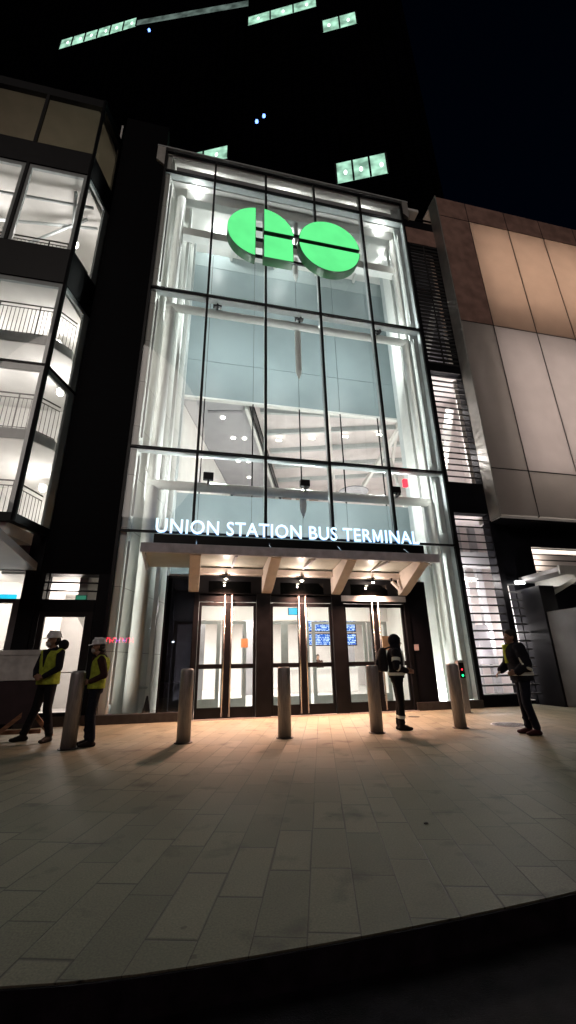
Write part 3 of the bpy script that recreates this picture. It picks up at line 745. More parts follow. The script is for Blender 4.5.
# faceted glazed bay
LV = [(4.50, 8.52, 1), (8.60, 11.36, 1), (12.64, 15.98, 1), (16.98, 19.50, 0)]
bands = [(4.30, 4.50), (8.52, 8.60), (11.36, 12.64), (15.98, 16.98), (19.50, 19.9)]
xb = [C1[0]-1.76*i for i in range(8)]
def plan(off=0):
    return [(XE, C1[1]+off), (C1[0]-off*.7, C1[1]+off), (C2[0]-off*.95, C2[1]), (XE, C2[1])]
for a, b in bands:
    if b-a < .1: 
        pl = plan(); q = plan(.08)
        MB().prism([pl[0], pl[1], pl[2], (pl[2][0]-.08, pl[2][1]), q[1], q[0]], a, b).build('transom', M['black'], lb)
    else:
        MB().prism([(XE, C1[1]-.02), (C1[0]+.01, C1[1]-.02), (C2[0]+.0, C2[1]-.004), (C2[0]-.15, C2[1]-.004), (C1[0]-.12, C1[1]+.13), (XE, C1[1]+.13)], a, b).build('spandrel', M['black'], lb)
dx, dy = C2[0]-C1[0], C2[1]-C1[1]; dl = math.hypot(dx, dy); dx /= dl; dy /= dl
for a, b, lit in LV:
    gm = M['glass'] if lit else M['glassm']
    for i in range(7):
        pn = MB().quad((xb[i+1]+.04, C1[1], a), (xb[i]-.04, C1[1], a), (xb[i]-.04, C1[1], b), (xb[i+1]+.04, C1[1], b)).build('glass_pane', gm, lb)
        g = MB(); x0, x1 = xb[i+1]+.04, xb[i]-.04; y0, y1 = C1[1]+.02, C1[1]+.10
        g.box(x0, x0+.09, y0, y1, a, b); g.box(x1-.11, x1, y0, y1, a, b); g.box(x0+.09, x1-.11, y0, y1, b-.16, b)
        if lit and i < 4: g.build('pane_frame', M['fin'], pn)
        else: g.bm.free()
        MB().box(xb[i]-.04, xb[i]+.04, C1[1]-.03, C1[1]+.06, a, b).build('mullion', M['black'], lb)
    P_ = lambda t: (C1[0]+dx*t, C1[1]+dy*t)
    p, q = P_(.05), P_(dl-.02)
    pn = MB().quad((*p, a), (*q, a), (*q, b), (*p, b)).build('glass_pane', gm, lb)
    if lit:
        g = MB()
        n_ = (-dy, dx)
        def strip(t0, t1, z0, z1):
            A, B = P_(t0), P_(t1); ox, oy = n_[0]*.02, n_[1]*.02; wx, wy = n_[0]*.09, n_[1]*.09
            g.prism([(A[0]+ox, A[1]+oy), (B[0]+ox, B[1]+oy), (B[0]+wx, B[1]+wy), (A[0]+wx, A[1]+wy)], z0, z1)
        strip(.06, .12, a, b); strip(dl-.26, dl-.02, a, b); strip(.12, dl-.26, b-.14, b)
        g.build('pane_frame', M['fin'], pn)
MB().tube((C1[0], C1[1], 4.3), (C1[0], C1[1], 19.9), .055, n=10).build('corner_post', M['black'], lb)
# inside the bay: slabs, walls, railings
MB().box(XE, -1.62, 3.0, 3.1, 4.3, 21).build('inner_wall', M['plaster'], lb)
MB().box(-1.66, -1.60, .02, 3.0, 4.3, 21).build('inner_side_wall', M['plaster'], lb)
def slabpoly(o): return [(XE, C1[1]+o), (C1[0]-.15-o*.25, C1[1]+o), (-1.70-.12, .05), (-1.70, 2.98), (XE, 2.98)]
for zt, o in ((4.34, .12), (7.05, .75), (10.08, .75), (11.66, .14), (12.66, .14), (16.25, .14), (16.9, .14), (19.8, .14)):
    g = MB().prism(slabpoly(o), zt-.28, zt); g.build('floor_slab', mat('slab_grey', (.36, .37, .36), .6) if o > .5 else M['ceil'], lb)
    if o > .5:
        MB().prism(slabpoly(o+.03), zt-.30, zt-.282).build('slab_underside', M['ceil'], lb)
def railing(path, z0, h, nm='railing', tall=True):
    g = MB()
    for (ax, ay), (bx, by) in zip(path, path[1:]):
        L_ = math.hypot(bx-ax, by-ay); n = max(1, int(L_/.105))
        for zz, rr in ((h, .022), (h-.13, .014), (.06, .014)): g.tube((ax, ay, z0+zz), (bx, by, z0+zz), rr, n=6)
        for i in range(n+1):
            f = i/n; x, y = ax+(bx-ax)*f, ay+(by-ay)*f
            g.tube((x, y, z0), (x, y, z0+(h if i % 10 == 0 else h-.13)), .018 if i % 10 == 0 else .008, n=5)
    return g.build(nm, M['rail'], lb)
for zt, h in ((4.34, 1.08), (7.05, 1.08), (10.08, 1.08), (12.66, .62)):
    o = .80 if 5 < zt < 12 else .35
    railing([(-8, C1[1]+o), (C1[0]-.2-o*.25, C1[1]+o), (-1.86, .1)], zt, h)
# pipes and a sloping duct in the tall upper bay, stair flights behind
for k, (p, q) in enumerate((((-7, .6, 15.3), (-1.9, .3, 15.6)), ((-6, 1.6, 14.4), (-2.2, .1, 15.7)), ((-7, -.3, 15.62), (-1.9, -.4, 15.62)), ((-3.4, 2.8, 15.5), (-2.3, -.9, 15.5)))):
    MB().tube(p, q, .05, n=10).build('ceiling_pipe', M['fin'], lb, smooth=True)
for k, (za, zb_) in enumerate(((12.8, 14.6),)):
    MB().prismy([(-7.5, za), (-7.0, za), (-2.8, zb_), (-2.8, zb_-.3), (-3.0, zb_-.35)], 1.7, 2.7).build('stair_flight', M['plaster'], lb)
lt = thing('bulkhead_lamp', 'round wall lamp glowing on the lowest lit floor of the left building', 'light', (-2.55, 1.9, 6.35), 0, 'lamps in the left building')
MB().ball((0, 0, 0), .10, 2).build('bulb', M['lamp'], lt); MB().lathe([(.11, .08), (.11, .12)]).build('housing', M['white'], lt)
light('POINT', (0, -.25, -.2), 36, (1, .93, .90), lt, .15)
for x, y, z, t_ in ((-2.35, 1.2, 9.35, 'round lamp glowing at the inner corner of the second lit floor'), (-2.6, .9, 10.95, 'round lamp above the third lit floor of the left building'), (-4.9, 1.0, 6.2, 'round lamp beside the stair on the lowest floor of the left building'),
                (-4.8, 1.0, 9.3, 'round lamp beside the stair on the second floor of the left building'), (-4.9, 1.0, 10.95, 'round lamp over the stair on the third floor of the left building'), (-2.6, .6, 15.0, 'round lamp by the pipes on the tall upper floor of the left building'), (-5.2, .6, 15.2, 'round lamp at the left on the tall upper floor of the left building')):
    o = copy_tree(lt); o.location = (x, y, z); o['label'] = t_
light('POINT', (-2.7, .0, 17.15), 7, (1, .88, .68), lb, .1); light('POINT', (-5.2, .8, 17.3), 7, (1, .76, .64), lb, .1)
# dark canopy slab under the bay
cl = thing('side_canopy', 'pale sloping canopy edge at the far left above the shop window', 'canopy')
MB().prismx([(-.06, 3.44), (-2.6, 3.62), (-2.6, 3.80), (-.06, 3.62)], -9, -1.62).build('canopy_slab', M['greyp'], cl)

# ================================================================== RIGHT: LOUVRED STRIP
lv = thing('louvred_block', 'narrow dark block with lit louvred windows right of the terminal', 'building')
g = MB(); g.box(XR+.06, 11.42, .02, .3, 17.75, 19.2); g.box(XR+.06, 11.42, .0, .3, 11.24, 11.6) if False else g.box(XR+.06, 11.42, .0, .3, 11.24, 11.55)
g.box(XR+.06, 11.42, .0, .3, 5.70, 6.74); g.box(XR+.06, 11.42, -.03, .3, 0, .30); g.box(XR+.05, XR+.14, -.02, .3, .3, 5.7); g.box(XR+.05, XR+.14, -.02, .3, 6.74, 11.24); g.box(XR+.05, XR+.14, -.02, .3, 11.55, 17.75)
g.build('dark_frame', M['dark'], lv)
MB().box(11.30, 11.50, -.05, .3, 0, 5.4).build('corner_post', M['dark'], lv)
MB().box(11.35, 11.42, -.02, .3, 5.4, 17.75).build('corner_post', M['dark'], lv)
MB().box(XR+.1, 11.42, .0, .019, 17.78, 18.7).build('bronze_panel', M['brown'], lv)
def louvre(x0, x1, z0, z1, step, t, dep=.07, mid=False):
    g = MB(); n = int((z1-z0)/step)
    for i in range(n+1):
        z = z0+i*(z1-z0)/n
        g.prismx([(-.0, z-t/2), (-.0, z+t/2), (dep, z+t/2+.02), (dep, z-t/2+.02)], x0, x1)
    if mid: g.box((x0+x1)/2-.03, (x0+x1)/2+.03, -.02, -.003, z0, z1)
    return g.build('louvre', M['slat'], lv)
louvre(XR+.14, 11.35, 6.74, 11.24, .215, .042)
louvre(XR+.14, 11.30, .30, 5.70, .235, .042)
louvre(11.50, 11.97, .30, 3.40, .235, .036)
louvre(XR+.14, 11.35, 11.6, 17.7, .19, .075, mid=True)
# the lit rooms behind the louvres
def room(z0, z1, x1, d=2.4, wall=M['roomwarm']):
    # the left side follows the splayed wall of the glazed hall
    l0, l1 = wr(.12)+.14, wr(d)+.14
    g = MB(); g.prism([(l0-.02, .32), (x1, .32), (x1, d), (l1, d)], z0, z0+.02); g.prism([(l0, .32), (x1, .32), (x1, d), (l1, d)], z1-.02, z1)
    g.prism([(l1, d), (x1, d), (x1, d+.05), (l1, d+.05)], z0, z1); g.box(x1, x1+.05, .32, d, z0, z1)
    g.prism([(l0-.015, .32), (l0, .32), (l1, d), (l1-.015, d)], z0, z1)
    return g.build('lit_room', wall, lv)
room(.1, 5.75, 12.6); room(6.6, 11.35, 12.6); room(11.5, 17.8, 12.6, 2.0, M['roomgrey'])
for z, x, w_ in ((.2, 10.9, .3), (.2, 11.6, .22)):
    MB().box(x, x+w_, 1.4, 1.55, z, 5.7).build('room_column', M['soffit'], lv)
MB().box(10.4, 12.4, 1.1, 1.4, 4.2, 4.7).build('room_duct', M['soffit'], lv)
MB().box(11.1, 11.55, 1.2, 1.6, 1.1, 2.3).build('cabinet', M['roomgrey'], lv)
MB().bar((10.5, 1.2, 6.8), (11.6, 1.3, 10.6), .2, .25).build('raking_brace', M['white'], lv)
MB().bar((10.4, 1.0, 11.8), (11.9, 1.2, 16.4), .2, .22).build('raking_brace', M['white'], lv)
for x, y, z, p in ((10.75, .75, 3.6, 100), (11.75, 1.2, 2.0, 80), (10.8, .8, 1.4, 30), (10.8, .8, 8.2, 60), (11.2, 1.0, 10.2, 40), (11.5, .9, 13.0, 8), (10.9, .9, 15.5, 2.0)):
    light('POINT', (x, y, z), p, (1, .93, .91), lv, .12)
tl = thing('tube_light', 'bright tube light behind the lower louvres', 'light', (10.75, .9, 3.66))
MB().box(-.42, .42, -.03, .03, 0, .05).build('lit_tube', M['lamp'], tl); MB().box(-.45, .45, -.04, .04, .052, .09).build('housing', M['white'], tl)

# ================================================================== RIGHT: WARM PANEL WALL
wb = thing('panelled_building', 'building with tall backlit tan and pale grey wall panels at right', 'building')
YP = -.5; PX = [11.40, 12.82, 14.78, 16.62, 18.5, 20.4, 22.3]
ZP = [5.50, 7.14, 13.35, 19.1, 20.25]
MB().box(11.36, 11.398, YP-.01, .02, 5.45, 20.3).build('edge_trim', M['edge'], wb)
for i in range(6):
    for k in range(4):
        a, b = ZP[k]+.02, ZP[k+1]-.02
        lit = (i > 0 and k in (1, 2)) or k == 0 or (k == 1)
        m_ = {0: M['greyTdim'], 1: M['greyT'] if i > 0 else M['greyTdim'], 2: M['warmT'] if lit else M['brown'], 3: M['brown']}[k]
        x0, x1 = PX[i]+.02, PX[i+1]-.02
        if lit: MB().box(x0, x1, YP, YP+.012, a, b).build('wall_panel', m_, wb)
        else: MB().box(x0, x1, YP, YP+.06, a, b).build('wall_panel', m_, wb)
g = MB()
for x in PX[1:]: g.box(x-.018, x+.018, YP+.005, YP+.05, ZP[0], ZP[-1])
for z in ZP[1:-1]: g.box(PX[0], PX[-1], YP+.006, YP+.049, z-.018, z+.018)
g.build('panel_joints', M['joint'], wb)
g = MB(); g.box(PX[0], PX[-1], .55, .6, ZP[0], ZP[-1]); g.box(PX[0], PX[-1], YP+.08, .55, 5.42, 5.50); g.box(PX[0], PX[-1], YP+.08, .55, ZP[-1], ZP[-1]+.08); g.box(PX[-1], PX[-1]+.05, YP, .6, ZP[0], ZP[-1])
g.build('light_box', M['plaster'], wb)
MB().box(11.41, PX[-1], YP+.08, .54, 13.30, 13.40).build('light_box_shelf', M['plaster'], wb)
for i in range(1, 6):
    xm = (PX[i]+PX[i+1])/2
    light('AREA', (xm, .35, 16.6), 72, (1, .88, .77), wb, 1.5, (R(90), 0, 0), sizey=4.2)
    light('AREA', (xm, .35, 9.8), 92, (1, .90, .84), wb, 1.5, (R(90), 0, 0), sizey=6.0)
MB().box(11.4, PX[-1], -.45, .5, 5.36, 5.42).build('soffit', M['dark'], wb)
# recessed dark base wall with a louvred window, canopy and hoarding
g = MB(); g.box(11.50, 12.0, .0, .3, 3.42, 5.36); g.box(12.0, 12.95, .25, .5, 0, 5.36); g.box(12.95, 20, .25, .5, 4.72, 5.36); g.box(12.95, 20, .25, .5, 0, 3.85)
g.build('base_wall', M['dark'], wb)
MB().box(11.99, 12.5, -.72, .2, 0, 3.25).build('base_pier', M['dark'], wb)
MB().box(12.95, 20, .9, 1.0, 3.7, 4.9).build('lit_wall', M['roomwarm'], wb)
g = MB()
for k in range(5): g.box(12.95, 20, .25, .30, 3.9+k*.19, 3.925+k*.19)
g.build('louvre', M['slat'], wb)
light('AREA', (15, .6, 4.66), 40, (1, .86, .72), wb, 4, (R(180), 0, 0), sizey=.2)
light('POINT', (13.6, .6, 4.4), 10, (1, .86, .72), wb, .1)
cr = thing('side_entrance_canopy', 'grey canopy with a pale beam over the far right entrance', 'canopy')
MB().box(12.0, 20, -1.5, .24, 3.50, 3.62).build('canopy_slab', M['greyp'], cr, bevel=.01)
MB().prismx([(.0, 2.95), (.0, 3.49), (-1.45, 3.49), (-1.45, 3.36)], 12.55, 12.85).build('cantilever_beam', M['edge'], cr)
MB().box(12.0, 20, -1.56, -1.505, 3.42, 3.66).build('fascia', M['edge'], cr)
cl2 = thing('corner_lamp', 'small bright white lamp at the corner of the far right canopy', 'light', (11.9, -.12, 3.44))
MB().box(-.16, .16, -.03, .03, -.04, .04).build('lens', M['lampc'], cl2); MB().box(-.17, .17, -.04, .04, .042, .07).build('housing', M['alu'], cl2)
light('POINT', (0, -.12, -.1), 10, (1, .95, .9), cl2, .05)
fx = thing('far_lamp', 'small bright lamp under the canopy at the right edge', 'light', (13.35, -.9, 2.62)); MB().box(-.05, .05, -.05, .05, 0, .14).build('lens', M['lamp'], fx); MB().box(-.06, .06, -.06, .06, .142, .88).build('stem', M['black'], fx)
hd = thing('site_hoarding', 'tall plain grey hoarding panels running forward at the right edge', 'hoarding', (12.02, 0, 0))
for i in range(4):
    MB().box(0, .05, -.75-(i+1)*1.22, -.76-i*1.22, .02, 2.48).build('panel', M['hoard'], hd)
g = MB()
for i in range(5): g.box(.055, .13, -.79-i*1.22, -.71-i*1.22, 0, 2.44)
g.build('post', M['timber'], hd)
light('POINT', (13.6, -2.5, 3.0), 6, (1, .9, .8), cr, .1)

# ================================================================== TOWER BEHIND
a67 = R(-67); hx, hy = math.sin(a67), math.cos(a67)
tw = thing('tower_block', 'dark high tower rising behind the terminal with a few lit windows', 'tower', (4, 14, 0), 0)
tw.rotation_euler = (0, 0, math.atan2(hy, hx))     # local x runs along h (to the left), local y points away... 
nside = 1
tm, tnt, tout = nodes('dark_tower_glazing')
p = tnt.nodes.new('ShaderNodeBsdfPrincipled'); p.inputs['Base Color'].default_value = (.006, .006, .012, 1); p.inputs['Roughness'].default_value = .8; p.inputs['Specular IOR Level'].default_value = .0
tcn = tnt.nodes.new('ShaderNodeTexCoord'); br = tnt.nodes.new('ShaderNodeTexBrick'); br.offset = 0
br.inputs['Color1'].default_value = (.0012, .0012, .0022, 1); br.inputs['Color2'].default_value = (.0022, .002, .0035, 1); br.inputs['Mortar'].default_value = (.0006, .0006, .001, 1)
br.inputs['Scale'].default_value = .5; br.inputs['Mortar Size'].default_value = .04
mpp = tnt.nodes.new('ShaderNodeMapping'); mpp.inputs['Rotation'].default_value = (R(90), 0, 0)
tnt.links.new(tcn.outputs['Object'], mpp.inputs[0]); tnt.links.new(mpp.outputs[0], br.inputs['Vector']); tnt.links.new(br.outputs[0], p.inputs['Base Color']); tnt.links.new(p.outputs[0], tout.inputs[0])
# tower body: lies on the side of the face away from the camera (local -y)
MB().box(-16.5, 40, -26, 0, 20.3, 96).build('tower_wall', tm, tw)
MB().box(-16.6, -6, -26, .0, 96, 98).build('roof', M['dark'], tw)
def lit(s0, s1, z0, z1, n, zs0=0.):
    g = MB().quad((s0, .06, z0+zs0), (s1, .06, z0), (s1, .06, z1), (s0, .06, z1+zs0)); w_ = g.build('window', M['winlit'], tw)
    g = MB()
    for i in range(n+1):
        s = s0+(s1-s0)*i/n
        MB().box(s-.08, s+.08, .07, .14, z0, z1).build('frame_bar', M['black'], w_)
    for i in range(n):
        s = s0+(s1-s0)*(i+.5)/n+random.uniform(-.3, .3)
        MB().ball((s, .10, z0+(z1-z0)*.45), .16, 2, (1, .3, 2.0)).build('room_lamp', emit('room_lamp', (.8, 1, .85), 1.6), w_)
lit(1.25, 8.7, 45.6, 47.5, 3)
lit(-12.7, -8.5, 38.9, 41.5, 3)
lit(14.0, 24.6, 75.0, 77.1, 6)
lit(-11.9, -8.4, 62.3, 64.6, 2)
lit(-8.0, -.3, 67.8, 69.6, 3, 0)
dimw = emit('dim_lit_window', (.18, .25, .22), .35, .5, .8)
g = MB(); g.quad((-.3, .06, 72.0), (14.0, .06, 75.2), (14.0, .06, 76.4), (-.3, .06, 73.3)); g.build('window', dimw, tw)
for s, z in ((-1.5, 50), (-2.2, 50.6), (12, 73.0)):
    MB().ball((s, .1, z), .18, 1).build('beacon', emit('blue_beacon', (.15, .3, 1), 3), tw)

# ================================================================== STREET FURNITURE
bo = thing('bollard', 'round steel bollard in front of the left door pair', 'bollard', (2.11, -3.12, 0), 0, 'steel bollards in front of the doors')
MB().lathe([(.115, .0), (.115, 1.10), (.108, 1.135), (.085, 1.15)], n=36).build('post', M['steel'], bo, smooth=False)
MB().lathe([(.15, 0.0), (.15, .012), (.12, .018)]).build('base_ring', M['iron'], bo)
for ch in bo.children:
    if ch.name.startswith('post'):
        for pgn in ch.data.polygons: pgn.use_smooth = abs(pgn.normal.z) < .3
for x, y, t_ in ((.35, -3.09, 'round steel bollard hiding part of the worker at far left'), (3.81, -3.18, 'round steel bollard in front of the middle door pair'),
                 (5.51, -3.19, 'round steel bollard directly left of the hooded person'), (7.23, -3.15, 'round steel bollard beside the slim post with coloured lights')):
    o = copy_tree(bo); o.location = (x, y, 0); o['label'] = t_
ap = thing('access_post', 'slim square metal post with red and green lights right of the doors', 'post', (8.86, -.95, 0))
MB().box(-.085, .085, -.06, .06, 0, 1.22).build('casing', M['steel'], ap, bevel=.008)
MB().box(-.12, .12, -.09, .09, 0, .012).build('base_plate', M['steel'], ap)
MB().box(-.07, .07, -.066, -.061, .80, 1.16).build('panel', M['black'], ap)
MB().lathe([(.020, 0), (.020, .008)], (0, 0, 0), 12).build('red_light', M['redl'], ap).matrix_local = Matrix.Translation((.0, -.068, 1.00)) @ Matrix.Rotation(R(90), 4, 'X')
MB().lathe([(.030, 0), (.030, .008)], (0, 0, 0), 12).build('green_light', M['greenl'], ap).matrix_local = Matrix.Translation((.0, -.068, .86)) @ Matrix.Rotation(R(90), 4, 'X')
mh = thing('manhole_cover', 'round dark manhole cover in the paving near the right hand worker', 'manhole cover', (8.33, -3.1, .004))
MB().lathe([(.34, 0), (.34, .004)], n=40).build('frame_ring', M['steel'], mh); g = MB().lathe([(.31, .0045), (.31, .008)], n=40)
for i in range(-4, 5):
    for j in range(-4, 5):
        if i*i+j*j < 17: g.box(i*.065-.02, i*.065+.02, j*.065-.008, j*.065+.008, .008, .011)
g.build('cover', M['iron'], mh)
mh2 = MB().lathe([(.13, .004), (.13, .008)], (7.3, -1.2, 0)).build('drain_cover', M['iron']); tag(mh2, 'small round drain cover in the paving by the right door pair', 'drain cover')
# barrier board on trestle legs
ba = thing('trestle_barrier', 'worn pale board over a dark panel on wooden trestle legs at far left', 'barrier', (-1.05, -1.95, 0), R(-3))
MB().box(-.9, .70, -.03, .0, 1.0, 1.50).build('board', M['board'], ba, bevel=.004)
MB().box(-.9, .72, -.045, -.031, 1.44, 1.53).build('top_rail', M['board'], ba)
MB().box(-.88, .50, .005, .03, .28, .99).build('lower_panel', M['darkred'], ba)
for x in (-.75, .40):
    MB().box(x-.035, x+.035, .035, .085, .10, 1.45).build('post', M['timber'], ba)
    MB().bar((x, .06, .52), (x-.52, -.10, .04), .045, .07).build('leg', M['timber'], ba)
    MB().bar((x, .06, .52), (x+.42, .12, .04), .045, .07).build('leg', M['timber'], ba)
MB().box(-.9, .62, .09, .13, .10, .17).build('cross_bar', M['timber'], ba)
MB().box(-.9, .0, -.35, -.05, .005, .09).build('ballast_bag', M['darkred'], ba, bevel=.03)
# small litter and stain-like stone on the paving
st = MB().ball((0, 0, .005), .017, 1, (1.3, .8, .5)).build('pebble', M['iron']); st.location = (4.0, -7.55, 0); tag(st, 'small dark pebble lying on the paving in the foreground', 'pebble')

# ================================================================== ACROSS THE STREET (reflected in the glass)
sh = thing('street_building', 'dark building across the street behind the camera', 'building', (0, -34, 0))
MB().box(-40, 50, -8, 0, -.13, 16).build('wall', M['dark'], sh)
MB().box(-40, 50, .0, .3, 16, 16.4).build('cornice', M['dark'], sh)
ns = thing('neon_sign', 'red and violet neon strip sign across the street', 'sign', (0, -33.9, 0))
rx, rz_ = -6.20, 3.55
ng = MB(); nv = MB()
for k in range(9):
    x = rx+k*0.303
    tgt = nv if k in (4, 6) else ng
    tgt.tube((x, .08, rz_), (x, .08, rz_+.45), .045, n=6); tgt.tube((x+.30, .08, rz_), (x+.30, .08, rz_+.45), .045, n=6)
    tgt.tube((x, .08, rz_+(.45 if k % 2 else .22)), (x+.30, .08, rz_+(.45 if k % 2 else .22)), .045, n=6)
ng.build('red_tubes', M['pink'], ns); nv.build('violet_tubes', M['violet'], ns)
for x, y, z, t_ in ((.49, -30, 3.45, 'bright cool low lamp across the street right of the neon'), (-1.9, -33, 4.9, 'small lamp across the street just right above the neon'), (-6.03, -33, 4.95, 'small lamp across the street above the left end of the neon'), (-2.83, -33, 8.6, 'tall lamp across the street above the neon')):
    sl = thing('street_lamp', t_, 'street lamp', (x, y, -.13), 0, 'street lamps across the street')
    MB().tube((0, 0, 0), (0, 0, z), .06, .04, 10).build('pole', M['dark'], sl)
    MB().ball((0, 0, z+.08), (.11 if z < 4 else .07), 2, (1, 1, .6)).build('lamp_head', emit('street_lamp_head', (.7, .85, 1), 60 if z < 4 else 25), sl)

# ================================================================== PEOPLE
skin = mat('skin', (.30, .17, .11), .55, 0, .1, 12)
cloth = lambda n, c, r=.85: mat(n, c, r, 0, .25, 14, .25, 60, spec=.2)
K = dict(hivis=cloth('lime_vest', (.36, .44, .05), .7), navy=cloth('black_cloth', (.012, .012, .018)), brown=cloth('brown_sleeve', (.045, .022, .018)), trous=cloth('dark_blue_trousers', (.010, .012, .022)),
         trousb=cloth('black_trousers', (.008, .008, .010)), boot=mat('dark_leather', (.012, .009, .008), .75, spec=.2), hat=mat('white_hard_hat', (.66, .66, .68), .25, 0, .04, 6, coat=.3),
         band=mat('silver_reflective_band', (.80, .84, .76), .45, .0, .06, 20), hair=mat('dark_hair', (.012, .009, .008), .6, 0, .3, 30), mask=cloth('pale_mask', (.40, .38, .36)), grey=cloth('grey_backpack', (.02, .02, .022)),
         white=mat('eye_white', (.6, .6, .6), .3), maroon=cloth('maroon_boot', (.05, .018, .02)), collar=cloth('bright_yellow_shirt', (.55, .60, .06)))

def hand(g, w, d, up, side, r=.0095, curl=.5):
    """palm + four fingers + thumb; w wrist, d pointing direction, up = back of hand, side = towards thumb"""
    w, d, up, side = Vector(w), Vector(d).normalized(), Vector(up).normalized(), Vector(side).normalized()
    pc = w+d*.045
    for k in (-.025, -.008, .009, .026): g.caps(w+side*k*.6+d*.01, .016, w+d*.085+side*k, .0125)
    for i, (k, L_) in enumerate(((.030, .068), (.010, .078), (-.011, .072), (-.031, .056))):
        b = w+d*.088+side*k
        m1 = b+(d*(1-curl*.35)-up*curl*.55)*L_*.5; m2 = m1+(d*(1-curl)-up*curl*1.1)*L_*.5
        g.caps(b, r, m1, r*.92); g.caps(m1, r*.92, m2, r*.8)
    t0_ = w+d*.028+side*.026; t1_ = t0_+(side*.7+d*.7-up*.2)*.036; t2_ = t1_+(d*.9-up*.35+side*.1)*.03
    g.caps(t0_, .014, t1_, .0115); g.caps(t1_, .0115, t2_, .0095)

def person(label, pos, yaw, H, J, outfit):
    k = H/1.75
    root = thing('person', label, 'person', (*pos, 0), R(yaw)); root.scale = (k, k, k)
    V = lambda a: Vector(J[a])
    hip, lean = V('hip'), V('chest')
    sL, sR, eL, eR, wL, wR = (V(a) for a in ('sL', 'sR', 'eL', 'eR', 'wL', 'wR'))
    kL, kR, aL, aR = (V(a) for a in ('kL', 'kR', 'aL', 'aR'))
    hd_, hdir = V('head'), J['face']
    ca, sa = math.cos(R(hdir)), math.sin(R(hdir)); F = Vector((ca, sa, -.06)).normalized(); Sd = Vector((-sa, ca, 0)); U = Vector((0, 0, 1))
    # ---- body
    g = MB()
    g.loft([(hip.z-.09, hip.x, hip.y, .10, .15), (hip.z+.02, hip.x, hip.y, .11, .16), (hip.z+.18, (hip.x+lean.x)/2, (hip.y+lean.y)/2, .095, .13), (lean.z, lean.x, lean.y, .12, .17), (lean.z+.10, lean.x, lean.y, .10, .16), (lean.z+.17, lean.x, lean.y, .06, .08)])
    g.caps((lean.x, lean.y, lean.z+.10), .062, hd_-U*.10-F*.015, .055)
    # head: cranium, jaw, chin, nose, ears
    g.ball(hd_+U*.025-F*.012, .098, 3, (1, .82, 1.05)); g.caps(hd_-U*.02+F*.02, .072, hd_-U*.075+F*.045, .048)
    g.ball(hd_-U*.095+F*.062, .026, 2); g.caps(hd_+U*.008+F*.088, .010, hd_-U*.028+F*.108, .014)
    g.ball(hd_+U*.022+F*.080+Sd*.03, .016, 1); g.ball(hd_+U*.022+F*.080-Sd*.03, .016, 1)
    g.caps(hd_-U*.058+F*.088+Sd*.018, .010, hd_-U*.058+F*.088-Sd*.018, .010)
    for s in (1, -1): g.ball(hd_-U*.005-F*.005+Sd*.080*s, .026, 2, (.7, .5, 1.2))
    for s_, e_, w_ in ((sL, eL, wL), (sR, eR, wR)):
        g.caps(s_, .052, e_, .040); g.caps(e_, .040, w_, .027)
    for hp, kn, an in ((hip+Vector((0, .085, -.05)), kL, aL), (hip+Vector((0, -.085, -.05)), kR, aR)):
        g.caps(hp, .078, kn, .052); g.caps(kn, .052, an, .038)
    hdL = J.get('hL', ((wL-eL).normalized(), (0, 1, 0), (1, 0, 0))); hdR = J.get('hR', ((wR-eR).normalized(), (0, -1, 0), (1, 0, 0)))
    hand(g, wL, *hdL); hand(g, wR, *hdR)
    g.build('body', skin, root, remesh=.0075, sm=1)
    # eyes
    for s in (1, -1): MB().ball(hd_+U*.020+F*.083+Sd*.031*s, .0115, 2).build('eye', K['white'], root, smooth=True)
    # ---- trousers
    g = MB(); bag = outfit.get('bag', 0)
    g.loft([(hip.z-.10, hip.x, hip.y, .115, .165), (hip.z+.0, hip.x, hip.y, .128, .172), (hip.z+.10, hip.x, hip.y, .118, .155)])
    for hp, kn, an in ((hip+Vector((0, .085, -.06)), kL, aL), (hip+Vector((0, -.085, -.06)), kR, aR)):
        g.caps(hp, .096, kn, .070+bag); g.caps(kn, .070+bag, an+Vector((0, 0, .03)), .060+bag)
        md = kn.lerp(an, .62); g.ball(md+Vector((.01, 0, 0)), .070+bag, 2, (1, 1, .5)); g.ball(an+Vector((.008, 0, .05)), .068+bag, 2, (1, 1, .45))
        g.ball(kn+Vector((-.012, 0, -.03)), .070+bag, 2, (1, 1, .4))
    g.build('trousers', outfit['trousers'], root, remesh=.012, sm=2)
    # ---- jacket with sleeves
    g = MB(); th = outfit.get('thick', .0); hem = outfit.get('hem', .0)
    def tor(z0, ex):
        return [(z0, hip.x, hip.y, .135+th+ex, .185+th+ex), (hip.z+.06, hip.x+.003, hip.y, .132+th+ex, .182+th+ex), (hip.z+.20, hip.x*.5+lean.x*.5+.004, hip.y*.5+lean.y*.5, .122+th+ex, .165+th+ex),
                (lean.z-.04, lean.x+.004, lean.y, .140+th+ex, .190+th+ex), (lean.z+.06, lean.x, lean.y, .135+th+ex, .195+th+ex), (lean.z+.13, lean.x-.005, lean.y, .10+th+ex, .16+ex), (lean.z+.185, lean.x-.005, lean.y, .065+ex, .075+ex)]
    g.loft(tor(hip.z-hem, 0))
    for s_, e_, w_ in ((sL, eL, wL), (sR, eR, wR)):
        g.caps(s_, .074+th, e_, .058+th*.8); e2 = w_+(e_-w_)*.12; g.caps(e_, .058+th*.8, e2, .043+th*.7)
        g.ball(e_.lerp(w_, .45), .057+th*.7, 2, (.8, .8, .8)); g.ball(s_.lerp(e_, .55), .066+th, 2, (.9, .9, .8))
    g.tube((lean.x-.01, lean.y, lean.z+.15), hd_-U*.115-F*.02, .072+th*.4, .066+th*.4)
    if outfit.get('hood') == 'down': g.ball(hd_-U*.12-F*.075, .085, 2, (.9, 1.1, .65))
    g.build('jacket', outfit['jacket'], root, remesh=.011, sm=2)
